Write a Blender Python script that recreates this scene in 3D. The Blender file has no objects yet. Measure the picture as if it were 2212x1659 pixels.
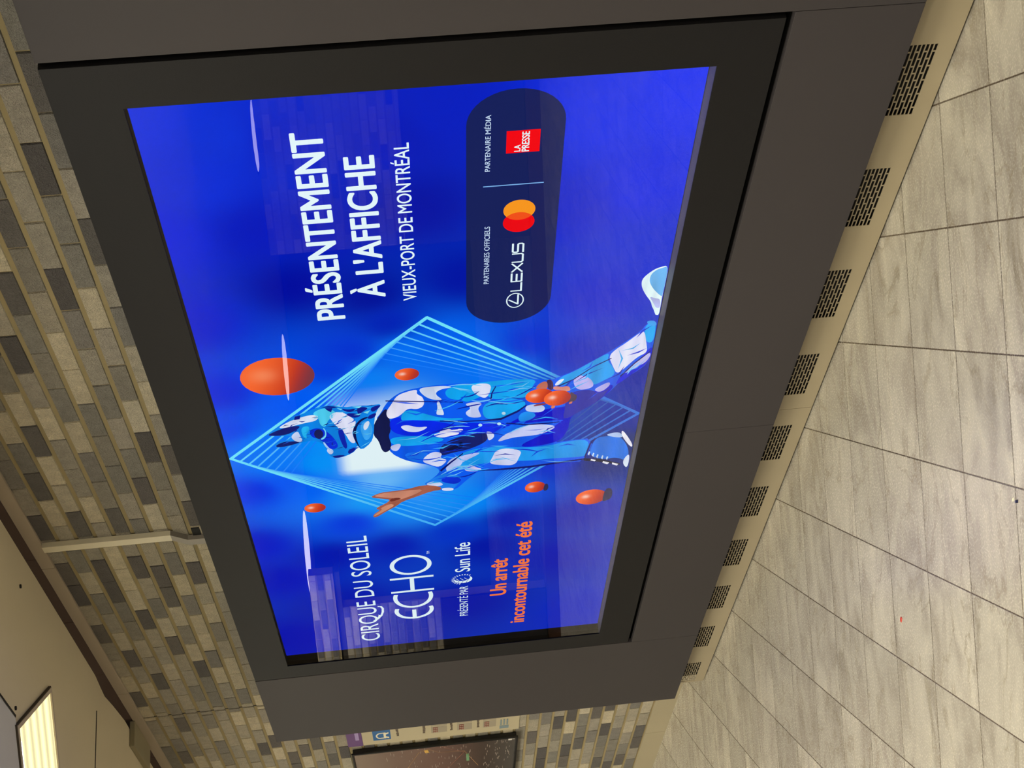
import bpy, bmesh, math, random
from mathutils import Vector, Matrix
random.seed(7)
SC = bpy.context.scene
COL = SC.collection

# ------------------------------------------------------------------ camera
cam_data = bpy.data.cameras.new('camera')
cam_data.sensor_fit = 'HORIZONTAL'
cam_data.sensor_width = 36.0
cam_data.lens = 3150.0 / 2212.0 * 36.0
cam_data.clip_start = 0.05
cam = bpy.data.objects.new('camera', cam_data)
COL.objects.link(cam)
RIGHT = Vector((0.02644259, -0.1205127, -0.99235955))
DOWN = Vector((-0.52120057, -0.84876134, 0.08918604))
FWD = Vector((-0.85302447, 0.51486005, -0.08525474))
m = Matrix((RIGHT, -DOWN, -FWD)).transposed().to_4x4()
m.translation = Vector((0.0, -2.25, 1.40596))
cam.matrix_world = m
SC.camera = cam

# ------------------------------------------------------------------ world and exposure
w = bpy.data.worlds.new('world')
SC.world = w
w.use_nodes = True
w.node_tree.nodes['Background'].inputs[0].default_value = (1.0, 0.93, 0.78, 1)
w.node_tree.nodes['Background'].inputs[1].default_value = 0.35
SC.view_settings.view_transform = 'Standard'
SC.view_settings.look = 'None'
SC.view_settings.exposure = 0.0
SC.view_settings.gamma = 1.0
SC.view_settings.use_curve_mapping = False

LAMP_COLOR = (1.0, 0.945, 0.76)
ADDED_LAMP_STRENGTH = 37.0

# ------------------------------------------------------------------ helpers
def lin(c):
    return c / 12.92 if c <= 0.04045 else ((c + 0.055) / 1.055) ** 2.4
def rgb(h):
    if isinstance(h, str):
        h = [int(h[i:i + 2], 16) for i in (1, 3, 5)]
    return tuple(lin(v / 255.0) for v in h)

def mat(name, color, rough=0.6, metal=0.0, emit=0.0, emit_color=None, bump=0.0, bump_scale=80.0, vary=0.0, vary_scale=3.0, spec=0.5):
    M = bpy.data.materials.new(name)
    M.use_nodes = True
    nt = M.node_tree
    b = nt.nodes['Principled BSDF']
    b.inputs['Base Color'].default_value = (*color, 1)
    b.inputs['Roughness'].default_value = rough
    b.inputs['Metallic'].default_value = metal
    b.inputs['Specular IOR Level'].default_value = spec
    if emit:
        b.inputs['Emission Color'].default_value = (*(emit_color or color), 1)
        b.inputs['Emission Strength'].default_value = emit
    tc = nt.nodes.new('ShaderNodeTexCoord')
    if vary:
        n = nt.nodes.new('ShaderNodeTexNoise')
        n.inputs['Scale'].default_value = vary_scale
        n.inputs['Detail'].default_value = 4
        nt.links.new(tc.outputs['Object'], n.inputs['Vector'])
        mx = nt.nodes.new('ShaderNodeMix'); mx.data_type = 'RGBA'
        mx.inputs[6].default_value = (*[c * (1 - vary) for c in color], 1)
        mx.inputs[7].default_value = (*[min(1, c * (1 + vary)) for c in color], 1)
        nt.links.new(n.outputs['Fac'], mx.inputs[0])
        nt.links.new(mx.outputs[2], b.inputs['Base Color'])
    if bump:
        n = nt.nodes.new('ShaderNodeTexNoise')
        n.inputs['Scale'].default_value = bump_scale
        n.inputs['Detail'].default_value = 3
        nt.links.new(tc.outputs['Object'], n.inputs['Vector'])
        bp = nt.nodes.new('ShaderNodeBump')
        bp.inputs['Strength'].default_value = bump
        bp.inputs['Distance'].default_value = 0.002
        nt.links.new(n.outputs['Fac'], bp.inputs['Height'])
        nt.links.new(bp.outputs[0], b.inputs['Normal'])
    return M

class MB:
    """collects faces for one mesh, with an optional colour per vertex"""
    def __init__(s): s.v = []; s.f = []; s.c = []; s.mi = []
    def add(s, pts, faces, col=None, mi=0):
        n = len(s.v)
        s.v += [tuple(p) for p in pts]
        s.f += [tuple(i + n for i in f) for f in faces]
        s.mi += [mi] * len(faces)
        if col is None: col = (1, 1, 1)
        if isinstance(col[0], (int, float)): s.c += [tuple(col)] * len(pts)
        else: s.c += [tuple(c) for c in col]
    def box(s, x0, x1, y0, y1, z0, z1, col=None, mi=0):
        P = [(x, y, z) for x in (x0, x1) for y in (y0, y1) for z in (z0, z1)]
        s.add(P, [(0, 1, 3, 2), (4, 6, 7, 5), (0, 4, 5, 1), (2, 3, 7, 6), (0, 2, 6, 4), (1, 5, 7, 3)], col, mi)
    def obj(s, name, mats, parent=None, smooth=False, attr=False, bevel=0.0):
        me = bpy.data.meshes.new(name)
        me.from_pydata(s.v, [], s.f)
        if attr:
            a = me.color_attributes.new('tint', 'FLOAT_COLOR', 'POINT')
            a.data.foreach_set('color', [q for c in s.c for q in (c[0], c[1], c[2], 1.0)])
        if not isinstance(mats, (list, tuple)): mats = [mats]
        for q in mats: me.materials.append(q)
        if len(mats) > 1: me.polygons.foreach_set('material_index', s.mi)
        if smooth: me.polygons.foreach_set('use_smooth', [True] * len(me.polygons))
        me.update()
        o = bpy.data.objects.new(name, me)
        COL.objects.link(o)
        if parent: o.parent = parent
        if bevel:
            b = o.modifiers.new('bevel', 'BEVEL'); b.width = bevel; b.segments = 2; b.limit_method = 'ANGLE'
        return o

def thing(name, label, cat, loc=(0, 0, 0), rz=0.0, group=None):
    o = bpy.data.objects.new(name, None)
    COL.objects.link(o)
    o.location = loc; o.rotation_euler = (0, 0, rz)
    o.empty_display_size = 0.1
    o['label'] = label; o['category'] = cat
    if group: o['group'] = group
    return o
def tag(o, label, cat, group=None):
    o['label'] = label; o['category'] = cat
    if group: o['group'] = group
    return o
def struct(o):
    o['kind'] = 'structure'
    return o
def boxobj(name, x0, x1, y0, y1, z0, z1, M, parent=None, bevel=0.0):
    b = MB(); b.box(x0, x1, y0, y1, z0, z1)
    return b.obj(name, M, parent, bevel=bevel)

# ------------------------------------------------------------------ places
TH = math.radians(34.557)
D = Vector((math.cos(TH), -math.sin(TH), 0))       # the two directions of the hall's grid
D2 = Vector((math.sin(TH), math.cos(TH), 0))
WY = 0.26                                           # face of the brick wall
H = 2.80                                            # ceiling
ZT, ZB, XL, XR = 2.0742, 0.1557, -6.8042, -1.25     # display cabinet
GY = 0.0675                                         # face of the vent covers
RY = 0.0563                                         # face of the screen
ART = [
('performer_figure','#0a5cf0',10,[[-3.8787,1.4177],[-3.8367,1.3943],[-3.8053,1.3611],[-3.793,1.3139],[-3.788,1.2713],[-3.786,1.2117],[-3.7957,1.1395],[-3.7928,1.0753],[-3.7939,1.0066],[-3.8041,0.946],[-3.8181,0.9021],[-3.802,0.8769],[-3.7766,0.8352],[-3.7261,0.7786],[-3.6829,0.7308],[-3.6327,0.6845],[-3.5858,0.6471],[-3.5507,0.6341],[-3.5255,0.6078],[-3.6006,0.6002],[-3.7,0.6011],[-3.7703,0.6064],[-3.8172,0.6407],[-3.8557,0.681],[-3.9063,0.703],[-3.9758,0.7464],[-4.0274,0.8013],[-4.058,0.8288],[-4.135,0.8301],[-4.1924,0.8462],[-4.2205,0.8726],[-4.2133,0.8357],[-4.21,0.7377],[-4.369,0.7593],[-4.3656,0.8268],[-4.3715,0.8984],[-4.3723,0.9701],[-4.3733,1.0655],[-4.3669,1.1226],[-4.42,1.1606],[-4.4939,1.2041],[-4.4892,1.2524],[-4.4347,1.3181],[-4.3783,1.2693],[-4.3366,1.2521],[-4.298,1.2818],[-4.2656,1.3368],[-4.2392,1.3729],[-4.1885,1.4121],[-4.1255,1.4228],[-4.0668,1.4423],[-3.9587,1.4499],[-3.919,1.4305]]),
('costume_patch','#131a4e',11,[[-3.9431,1.4404],[-3.8882,1.4117],[-3.9666,1.4066],[-4.0377,1.4054],[-4.0718,1.4158],[-4.1285,1.4072],[-4.1736,1.4159],[-4.1786,1.4389],[-4.0931,1.4481],[-4.0631,1.4621],[-4.0006,1.4609]]),
('costume_patch','#0628e8',11,[[-3.9564,1.3668],[-4.0129,1.2493],[-4.0532,1.176],[-4.0304,1.176],[-4.0542,1.0709],[-4.0563,1.0348],[-4.1013,1.061],[-4.1313,1.097],[-4.1026,1.1761],[-4.126,1.1762],[-4.0978,1.2777],[-4.0801,1.3715],[-4.0368,1.4098],[-3.9666,1.4066]]),
('costume_patch','#16206a',12,[[-4.167,1.2521],[-4.1217,1.1971],[-4.1097,1.1381],[-4.1074,1.1018],[-4.1414,1.0923],[-4.1761,1.1056],[-4.2128,1.1607],[-4.2221,1.2115],[-4.2427,1.2533]]),
('costume_patch','#e8e0f4',12,[[-4.057,1.2504],[-4.0575,1.2236],[-4.0797,1.2013],[-4.1013,1.1834],[-4.1091,1.2151],[-4.1023,1.2511]]),
('costume_patch','#d6dcfa',12,[[-4.0982,1.1019],[-4.1116,1.079],[-4.1406,1.0717],[-4.1694,1.0919],[-4.1313,1.097]]),
('costume_patch','#0713cf',11,[[-4.0202,0.9639],[-3.9873,0.9026],[-3.9898,0.8397],[-3.9224,0.7816],[-3.868,0.7063],[-3.9063,0.703],[-3.9758,0.7464],[-4.0274,0.8013],[-4.058,0.8288],[-4.135,0.8301],[-4.1924,0.8462],[-4.2205,0.8726],[-4.235,0.956],[-4.2163,0.9939],[-4.1489,0.904],[-4.0836,0.8615],[-4.0687,0.8441],[-4.0701,0.9349],[-4.0732,1.0163],[-4.1013,1.061],[-4.0315,0.9995]]),
('costume_patch','#2a2ea8',12,[[-3.9099,0.8533],[-3.8881,0.7841],[-3.9295,0.7411],[-3.885,0.7048],[-3.9758,0.7464],[-4.0274,0.8013],[-4.058,0.8288],[-4.067,0.8533],[-3.997,0.8483]]),
('costume_patch','#0a1fe0',11,[[-3.6541,0.5976],[-3.7629,0.6028],[-3.8131,0.6412],[-3.8943,0.6996],[-3.8298,0.6877],[-3.7638,0.6461]]),
('costume_patch','#0fa8f4',12,[[-3.7957,1.1395],[-3.7928,1.0753],[-3.7939,1.0066],[-3.8066,0.9459],[-3.8492,0.9615],[-3.9216,0.9808],[-3.903,1.0384],[-3.9038,1.0822],[-3.8662,1.1045],[-3.9069,1.1609],[-3.8916,1.1757],[-3.8751,1.2216],[-3.827,1.2339],[-3.7994,1.2036]]),
('costume_patch','#12aaf6',12,[[-3.917,1.1039],[-3.9065,1.0427],[-3.9208,0.9852],[-3.957,0.9751],[-3.996,1.0005],[-4.0241,1.0401],[-4.026,1.1027],[-3.9664,1.1166]]),
('costume_patch','#17a2f4',12,[[-3.8061,0.8767],[-3.7806,0.835],[-3.7277,0.7785],[-3.6845,0.7307],[-3.7332,0.7351],[-3.7684,0.7149],[-3.8192,0.7018],[-3.8466,0.7345],[-3.8742,0.7675],[-3.8376,0.7877],[-3.8218,0.8324],[-3.859,0.8563],[-3.8537,0.8872]]),
('costume_patch','#12aaf6',12,[[-3.5545,0.6337],[-3.5292,0.6074],[-3.6004,0.6015],[-3.6531,0.6041],[-3.65,0.6235],[-3.5875,0.6365]]),
('costume_patch','#14a6f2',12,[[-3.9066,1.3562],[-3.9687,1.275],[-3.9941,1.2313],[-3.9998,1.1759],[-4.0131,1.176],[-3.9993,1.2757],[-3.9813,1.3502],[-3.9809,1.3765]]),
('costume_patch','#14a6f2',12,[[-4.0817,1.4118],[-4.0893,1.3225],[-4.112,1.2509],[-4.1338,1.2331],[-4.1513,1.2879],[-4.1497,1.3696],[-4.1281,1.4094]]),
('costume_patch','#1a9cf2',12,[[-4.2772,1.226],[-4.2128,1.1607],[-4.2068,1.0683],[-4.2307,0.9935],[-4.2391,0.8998],[-4.2181,0.8354],[-4.215,0.7513],[-4.3193,0.7604],[-4.3378,0.7663],[-4.3261,0.8767],[-4.331,0.9525],[-4.3054,1.0572],[-4.3189,1.1136],[-4.3343,1.1606],[-4.333,1.2172]]),
('costume_patch','#0b78ee',12,[[-4.2129,0.7374],[-4.2066,0.6958],[-4.2156,0.648],[-4.319,0.6098],[-4.398,0.6119],[-4.3597,0.6541],[-4.3723,0.6916],[-4.3306,0.7524]]),
('costume_patch','#1c90f0',12,[[-4.0056,0.9958],[-3.9936,0.9649],[-4.0251,0.9368],[-4.0561,0.9626],[-4.0585,0.9987]]),
('costume_patch','#0d6cf4',12,[[-4.1013,1.061],[-4.0585,0.9987],[-4.0471,0.9629],[-4.1115,1.0062],[-4.1483,1.0556]]),
('costume_patch','#e4e2fa',13,[[-3.8269,1.379],[-3.8082,1.3442],[-3.8011,1.3142],[-3.829,1.3192],[-3.8493,1.2984],[-3.9004,1.2953],[-3.9221,1.3176],[-3.9081,1.3476],[-3.947,1.3708],[-3.9611,1.3889],[-3.9658,1.4109],[-3.9213,1.4176],[-3.8741,1.396]]),
('costume_patch','#cfdcf8',13,[[-3.797,1.314],[-3.7921,1.2714],[-3.7953,1.2288],[-3.8079,1.2033],[-3.8128,1.2462],[-3.8387,1.2638],[-3.8816,1.2342],[-3.8705,1.273],[-3.841,1.2982]]),
('costume_patch','#d8e6fa',14,[[-3.8858,1.2582],[-3.8831,1.2494],[-3.9182,1.2435],[-3.9719,1.2332],[-3.9691,1.2486],[-3.9624,1.2617],[-3.9248,1.2545]]),
('costume_patch','#d9dffa',13,[[-3.8082,1.1523],[-3.7986,1.1224],[-3.8094,1.0879],[-3.8601,1.0916],[-3.8914,1.1042],[-3.8799,1.1217],[-3.851,1.1436]]),
('costume_patch','#c9d4fa',13,[[-3.9131,1.174],[-3.9073,1.1346],[-3.9197,1.1127],[-3.9467,1.13],[-3.9831,1.1209],[-4.0059,1.1163],[-4.0054,1.143],[-3.9934,1.1608],[-3.9656,1.1697],[-3.9435,1.1476]]),
('costume_patch','#d6dcfb',13,[[-4.016,1.3779],[-4.012,1.3512],[-4.0354,1.3209],[-4.033,1.2853],[-4.0566,1.3037],[-4.0651,1.3307],[-4.0503,1.3615]]),
('costume_patch','#e6e6fc',13,[[-4.0887,1.2775],[-4.0698,1.2323],[-4.0667,1.1761],[-4.0848,1.1761],[-4.1096,1.2147],[-4.1166,1.251]]),
('costume_patch','#c4cef8',13,[[-4.1365,1.4143],[-4.1257,1.3732],[-4.1788,1.3889],[-4.1702,1.409]]),
('costume_patch','#d3d8fa',13,[[-4.2596,1.3181],[-4.1999,1.2798],[-4.2165,1.2433],[-4.253,1.2531],[-4.2681,1.2254],[-4.3163,1.2541],[-4.2961,1.2818]]),
('costume_patch','#b9c8f8',13,[[-4.2866,1.2303],[-4.2524,1.2067],[-4.2486,1.1765],[-4.3071,1.1766],[-4.3406,1.2074],[-4.3548,1.2358]]),
('costume_patch','#c8cffa',13,[[-4.104,0.9973],[-4.0833,0.9616],[-4.0872,0.916],[-4.1103,0.8646],[-4.1519,0.913],[-4.1572,0.9589],[-4.1561,1.0141],[-4.1832,1.0687],[-4.1323,1.0422]]),
('costume_patch','#d5dafb',13,[[-4.2355,1.0678],[-4.2235,1.0309],[-4.2527,0.9788],[-4.2948,0.9868],[-4.3515,0.9994],[-4.342,1.0471],[-4.3236,1.0899],[-4.2773,1.0765]]),
('costume_patch','#d3c8f4',13,[[-4.3465,1.1748],[-4.3164,1.1512],[-4.34,1.1323],[-4.3542,1.1109],[-4.3689,1.1226],[-4.3643,1.1606]]),
('costume_patch','#b5c2f6',13,[[-4.2958,1.2308],[-4.2545,1.1932],[-4.2364,1.1375],[-4.2409,1.1142],[-4.2802,1.1607],[-4.312,1.1982],[-4.3361,1.2266]]),
('costume_patch','#bdb4f2',13,[[-3.8293,0.8363],[-3.8,0.8164],[-3.8266,0.7798],[-3.875,0.763],[-3.8924,0.7838],[-3.8905,0.8192]]),
('costume_patch','#b9b2f0',13,[[-3.8998,0.7656],[-3.8746,0.741],[-3.858,0.716],[-3.8834,0.7138],[-3.9208,0.7418]]),
('costume_patch','#dfe0fb',13,[[-3.7099,0.7328],[-3.6739,0.7146],[-3.6404,0.6838],[-3.5896,0.6467],[-3.5878,0.6344],[-3.65,0.6235],[-3.7058,0.6133],[-3.7248,0.6414],[-3.7757,0.6709],[-3.82,0.6973],[-3.7684,0.7149]]),
('costume_patch','#c9c3f5',13,[[-3.7846,0.6657],[-3.7065,0.6089],[-3.7196,0.601],[-3.7615,0.6116],[-3.7816,0.6356],[-3.8237,0.6751]]),
('costume_patch','#c6d4f8',13,[[-3.957,0.9751],[-3.9546,0.9397],[-3.9769,0.912],[-4.0106,0.9194],[-4.0033,0.9601],[-3.9868,0.9785]]),
('costume_patch','#b4ccf6',13,[[-4.1953,0.7061],[-4.1841,0.6556],[-4.227,0.6375],[-4.2207,0.6711]]),
('costume_patch','#f2eefc',14,[[-4.1831,0.651],[-4.1809,0.6428],[-4.2817,0.6015],[-4.3052,0.6054],[-4.2261,0.6423]]),
('costume_patch','#dce6fb',13,[[-4.3756,0.6237],[-4.3395,0.6054],[-4.4554,0.604],[-4.4156,0.6248]]),
('costume_patch','#dfe9fc',14,[[-3.8487,0.8918],[-3.8219,0.8802],[-3.8132,0.859],[-3.84,0.8705],[-3.8544,0.8828]]),
('costume_patch','#1a80f2',12,[[-4.4347,1.3181],[-4.3783,1.2693],[-4.3598,1.2359],[-4.397,1.1768],[-4.4551,1.1938],[-4.4939,1.2182],[-4.48,1.2495]]),
('costume_patch','#0a30d8',13,[[-4.385,1.2362],[-4.4072,1.1769],[-4.4499,1.1938],[-4.4369,1.2321],[-4.4115,1.2556]]),
('costume_patch','#cfd8fb',13,[[-4.4315,1.3085],[-4.4108,1.2842],[-4.4218,1.2558],[-4.4452,1.2418],[-4.4527,1.2659]]),
('costume_patch','#dfe2fb',14,[[-4.466,1.2517],[-4.4729,1.2084],[-4.4954,1.211],[-4.4899,1.2472]]),
('costume_patch','#1570ee',12,[[-4.2003,1.376],[-4.1911,1.3254],[-4.2189,1.2802],[-4.2614,1.3089],[-4.259,1.3459]]),
('costume_patch','#0a1470',14,[[-4.0037,1.2496],[-4.0198,1.176],[-4.0252,1.1072],[-4.0217,1.0536],[-3.9828,1.0009],[-3.9526,0.9753],[-3.9591,0.9728],[-3.996,1.0005],[-4.0351,1.0533],[-4.0324,1.1071],[-4.026,1.176],[-4.0098,1.2497]]),
('costume_patch','#0a1470',14,[[-4.0563,1.0348],[-4.0771,0.9709],[-4.0814,0.898],[-4.079,0.8617],[-4.0836,0.8615],[-4.0878,0.8977],[-4.0853,0.9706],[-4.0645,1.0391]]),
('costume_patch','#0a1470',14,[[-4.3383,0.7639],[-4.2435,0.7516],[-4.2129,0.7374],[-4.2165,0.7334],[-4.2493,0.7465],[-4.3493,0.7583]]),
('costume_patch','#0a1470',14,[[-3.8499,1.4142],[-3.9004,1.1757],[-3.9063,1.1757],[-3.8557,1.4145]]),
('costume_patch','#0a1470',14,[[-3.8613,0.8912],[-3.8218,0.8324],[-3.7583,0.7762],[-3.7193,0.7235],[-3.7243,0.7222],[-3.7648,0.7757],[-3.8284,0.832],[-3.8699,0.8898]]),
('costume_patch','#0a1470',14,[[-4.3631,1.1417],[-4.3652,1.0561],[-4.366,0.9512],[-4.3483,0.7632],[-4.3584,0.7625],[-4.3791,0.9507],[-4.3772,1.0559]]),
('costume_patch','#0a1470',14,[[-3.9022,1.091],[-3.8608,1.0872],[-3.8215,1.0748],[-3.826,1.0726],[-3.8656,1.0837],[-3.9032,1.0857]]),
('costume_patch','#0a1470',14,[[-3.8298,0.6877],[-3.7557,0.6469],[-3.6957,0.6037],[-3.7012,0.6031],[-3.7638,0.6461],[-3.8369,0.6849]]),
('costume_patch','#0a1470',14,[[-4.3361,1.2544],[-4.2796,1.2162],[-4.2294,1.1764],[-4.239,1.1765],[-4.2899,1.214],[-4.347,1.2499]]),
('costume_patch','#bfe8fb',15,[[-3.996,1.0394],[-4.0025,1.0412],[-4.0045,1.0459],[-4.0008,1.0507],[-3.9936,1.0528],[-3.9871,1.051],[-3.9851,1.0463],[-3.9888,1.0415]]),
('costume_patch','#bfe8fb',15,[[-4.0571,1.1136],[-4.0638,1.1155],[-4.0658,1.1203],[-4.062,1.1251],[-4.0546,1.1271],[-4.048,1.1252],[-4.046,1.1205],[-4.0497,1.1157]]),
('costume_patch','#bfe8fb',15,[[-4.0602,1.0528],[-4.0669,1.0546],[-4.0689,1.0594],[-4.0651,1.0642],[-4.0577,1.0663],[-4.0511,1.0645],[-4.0491,1.0598],[-4.0528,1.0549]]),
('costume_patch','#cfe6fb',15,[[-4.3207,0.7531],[-4.3018,0.7497],[-4.3065,0.7456],[-4.3316,0.7476]]),
('costume_patch','#cfe6fb',15,[[-4.3335,0.7379],[-4.3145,0.7345],[-4.3192,0.7303],[-4.3444,0.7323]]),
('costume_patch','#cfe6fb',15,[[-4.3463,0.7225],[-4.3273,0.7192],[-4.332,0.715],[-4.3574,0.7169]]),
('costume_patch','#cfe6fb',15,[[-4.3577,0.7048],[-4.3386,0.7016],[-4.3433,0.6973],[-4.3688,0.6991]]),
('costume_patch','#cfe6fb',15,[[-4.3631,0.6876],[-4.3489,0.6839],[-4.3547,0.6796],[-4.376,0.6826]]),
('costume_patch','#f4f4fc',15,[[-4.3581,0.7385],[-4.3685,0.7208],[-4.3777,0.725],[-4.3677,0.7402]]),
('costume_patch','#f4f4fc',15,[[-4.3815,0.6957],[-4.396,0.6727],[-4.4079,0.679],[-4.3932,0.6972]]),
('costume_patch','#f4f4fc',15,[[-4.398,0.6629],[-4.4126,0.6397],[-4.424,0.6436],[-4.4113,0.6617]]),
('costume_patch','#080c30',14,[[-4.3478,0.7656],[-4.3643,0.7067],[-4.4085,0.6352],[-4.4219,0.634],[-4.3837,0.71],[-4.3665,0.7619]]),
('costume_patch','#0a1240',14,[[-4.1763,1.2061],[-4.1446,1.1763],[-4.2008,1.1764],[-4.2123,1.2156],[-4.1984,1.2385]]),
('performer_shoe','#e2f8fd',12,[[-3.2601,0.6015],[-3.267,0.6252],[-3.2771,0.643],[-3.3087,0.667],[-3.3323,0.6712],[-3.3623,0.6662],[-3.3974,0.6519],[-3.4355,0.6322],[-3.4582,0.6278],[-3.4728,0.6213],[-3.5016,0.6131],[-3.5054,0.6097],[-3.5067,0.6016],[-3.4621,0.6018],[-3.4113,0.6028],[-3.3553,0.6016]]),
('performer_shoe','#6ab4ee',13,[[-3.2639,0.602],[-3.2725,0.6199],[-3.277,0.6326],[-3.2942,0.6458],[-3.3161,0.6491],[-3.3374,0.6468],[-3.3669,0.6349],[-3.3903,0.6207],[-3.41,0.6059],[-3.4104,0.6029],[-3.352,0.602]]),
('performer_shoe','#b9bff2',13,[[-3.4056,0.6413],[-3.4184,0.6224],[-3.4242,0.6062],[-3.4706,0.6018],[-3.4687,0.6148],[-3.4417,0.6247]]),
('performer_figure','#3aa0f0',13,[[-3.5358,0.6357],[-3.531,0.6196],[-3.5444,0.6036],[-3.5666,0.6032],[-3.5558,0.6252]]),
('performer_mask','#0d86ea',15,[[-3.9923,1.792],[-3.9537,1.753],[-3.9302,1.7247],[-3.8918,1.6993],[-3.8885,1.6755],[-3.8709,1.6504],[-3.8529,1.6191],[-3.8479,1.5719],[-3.8689,1.5436],[-3.8657,1.5049],[-3.8707,1.4624],[-3.8673,1.4249],[-3.9078,1.445],[-3.9579,1.4542],[-4.0631,1.4621],[-4.1066,1.4735],[-4.1488,1.5052],[-4.1119,1.5186],[-4.148,1.5241],[-4.1755,1.5521],[-4.1872,1.5892],[-4.1689,1.6103],[-4.1207,1.6176],[-4.0778,1.6252],[-4.0533,1.6584],[-4.0645,1.6947],[-4.0804,1.736],[-4.0827,1.7672],[-4.0672,1.7765],[-4.0488,1.7679],[-4.0394,1.7318],[-4.0154,1.7162],[-4.009,1.7504],[-4.003,1.7824]]),
('performer_mask','#101a72',16,[[-3.9944,1.7901],[-3.9709,1.7549],[-3.9566,1.7232],[-3.9551,1.6841],[-3.9754,1.6926],[-4.0007,1.7234],[-4.0072,1.7502],[-4.0021,1.7823]]),
('performer_mask','#101a6a',16,[[-4.0676,1.7743],[-4.0494,1.7504],[-4.0455,1.7236],[-4.0574,1.694],[-4.0647,1.7036],[-4.0768,1.7357],[-4.0809,1.767]]),
('performer_mask','#dfe6fb',16,[[-3.9571,1.7534],[-3.9302,1.7247],[-3.9136,1.6973],[-3.896,1.6527],[-3.9013,1.6232],[-3.9345,1.6304],[-3.9411,1.6655],[-3.9519,1.7011],[-3.9628,1.7368]]),
('performer_mask','#4fd0f4',16,[[-3.8891,1.6436],[-3.8645,1.6158],[-3.8648,1.5903],[-3.8944,1.5669],[-3.9267,1.578],[-3.9322,1.5957],[-3.9822,1.6085],[-3.9617,1.6241],[-3.9182,1.6247]]),
('performer_mask','#dfe2fa',16,[[-3.9067,1.5936],[-3.8876,1.5578],[-3.9175,1.5342],[-3.9563,1.5108],[-3.9902,1.5173],[-4.0237,1.5283],[-4.0601,1.5263],[-4.0978,1.5199],[-4.0945,1.5375],[-4.0285,1.5507],[-3.9894,1.5698],[-3.9516,1.5843]]),
('performer_mask','#c9d6f8',17,[[-4.0146,1.7205],[-3.9837,1.6956],[-4.0202,1.6904],[-4.0573,1.6852],[-4.0588,1.7008],[-4.0427,1.7146]]),
('performer_mask','#25b4f0',17,[[-3.968,1.6854],[-3.9598,1.6586],[-3.9904,1.6593],[-4.0147,1.6724],[-4.0419,1.6706],[-4.0307,1.6827]]),
('performer_mask','#0a2fd8',16,[[-3.99,1.6614],[-3.9774,1.6342],[-3.9996,1.6099],[-4.0486,1.5875],[-4.115,1.5747],[-4.1282,1.6026],[-4.0885,1.6172],[-4.0493,1.6316],[-4.0355,1.6568]]),
('performer_mask','#0d24b0',17,[[-3.9854,1.5673],[-4.0101,1.5538],[-4.0552,1.5526],[-4.1201,1.5482],[-4.1321,1.5581],[-4.0796,1.5677],[-4.0244,1.5724]]),
('performer_mask','#0a1250',17,[[-4.0153,1.5256],[-3.9815,1.5168],[-3.9423,1.4925],[-3.9384,1.4662],[-3.9595,1.4936],[-3.9914,1.5108],[-4.0435,1.5186],[-4.1082,1.5139],[-4.1424,1.5048],[-4.1073,1.5183],[-4.0601,1.5263]]),
('performer_mask','#3aa4f2',16,[[-3.9681,1.4941],[-3.9634,1.472],[-4.0094,1.4614],[-4.0619,1.4687],[-4.0946,1.4884],[-4.0472,1.4989],[-4.0022,1.5006]]),
('performer_mask','#dbe8fc',17,[[-3.9863,1.4908],[-3.9626,1.4763],[-3.9729,1.4682],[-4.015,1.4794],[-4.0218,1.4908]]),
('performer_mask','#c3d2f8',17,[[-4.1252,1.618],[-4.1136,1.6059],[-4.1345,1.5941],[-4.1567,1.6003],[-4.1545,1.6114]]),
('performer_mask','#9ec8f6',17,[[-4.0696,1.6201],[-4.1083,1.6099],[-4.1391,1.5945],[-4.1428,1.5993],[-4.1115,1.6169],[-4.0779,1.6243]]),
('performer_mask','#76d8f6',18,[[-4.0497,1.6295],[-4.0344,1.615],[-4.0082,1.6115],[-3.985,1.6174],[-3.9813,1.6136],[-4.0089,1.6076],[-4.0441,1.6114],[-4.0592,1.6272]]),
('performer_mask','#1a1f58',17,[[-4.0147,1.6484],[-3.9897,1.6396],[-3.9877,1.6263],[-4.0116,1.6174],[-4.0378,1.621],[-4.0511,1.6318],[-4.0424,1.6442]]),
('performer_mask','#0f1c8e',18,[[-3.8565,1.613],[-3.8524,1.5893],[-3.8618,1.5602],[-3.8678,1.5734]]),
('performer_mask','#0f1c8e',18,[[-3.8629,1.6008],[-3.8671,1.5776],[-3.8914,1.5838],[-3.8766,1.5955]]),
('performer_mask','#0f1c8e',18,[[-3.8716,1.5524],[-3.8854,1.5319],[-3.8799,1.5058],[-3.9028,1.5202],[-3.8948,1.5412]]),
('performer_mask','#0f1c8e',18,[[-3.8799,1.5058],[-3.8753,1.4841],[-3.8867,1.4676],[-3.9082,1.4904],[-3.9232,1.5021]]),
('performer_mask','#0f1c8e',18,[[-3.8833,1.4631],[-3.8688,1.4258],[-3.9036,1.4448],[-3.9136,1.4605]]),
('performer_mask','#0f1c8e',18,[[-3.8968,1.6956],[-3.8931,1.6781],[-3.9163,1.6825],[-3.9175,1.6998]]),
('performer_mask','#0f1c8e',18,[[-3.9074,1.5421],[-3.9078,1.5163],[-3.9252,1.4915],[-3.9392,1.5097],[-3.9318,1.5265]]),
('performer_mask','#0f1c8e',18,[[-3.9291,1.47],[-3.9167,1.4433],[-3.9493,1.4538],[-3.954,1.4758]]),
('performer_mask','#0f1c8e',18,[[-4.1384,1.5495],[-4.1243,1.5261],[-4.1434,1.5238],[-4.1713,1.5495]]),
('performer_mask','#0f1c8e',18,[[-4.1697,1.6059],[-4.1665,1.574],[-4.1746,1.5566],[-4.1872,1.5892]]),
('performer_mask','#7fe2f8',19,[[-3.8693,1.565],[-3.8765,1.5484],[-3.8841,1.5533]]),
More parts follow.
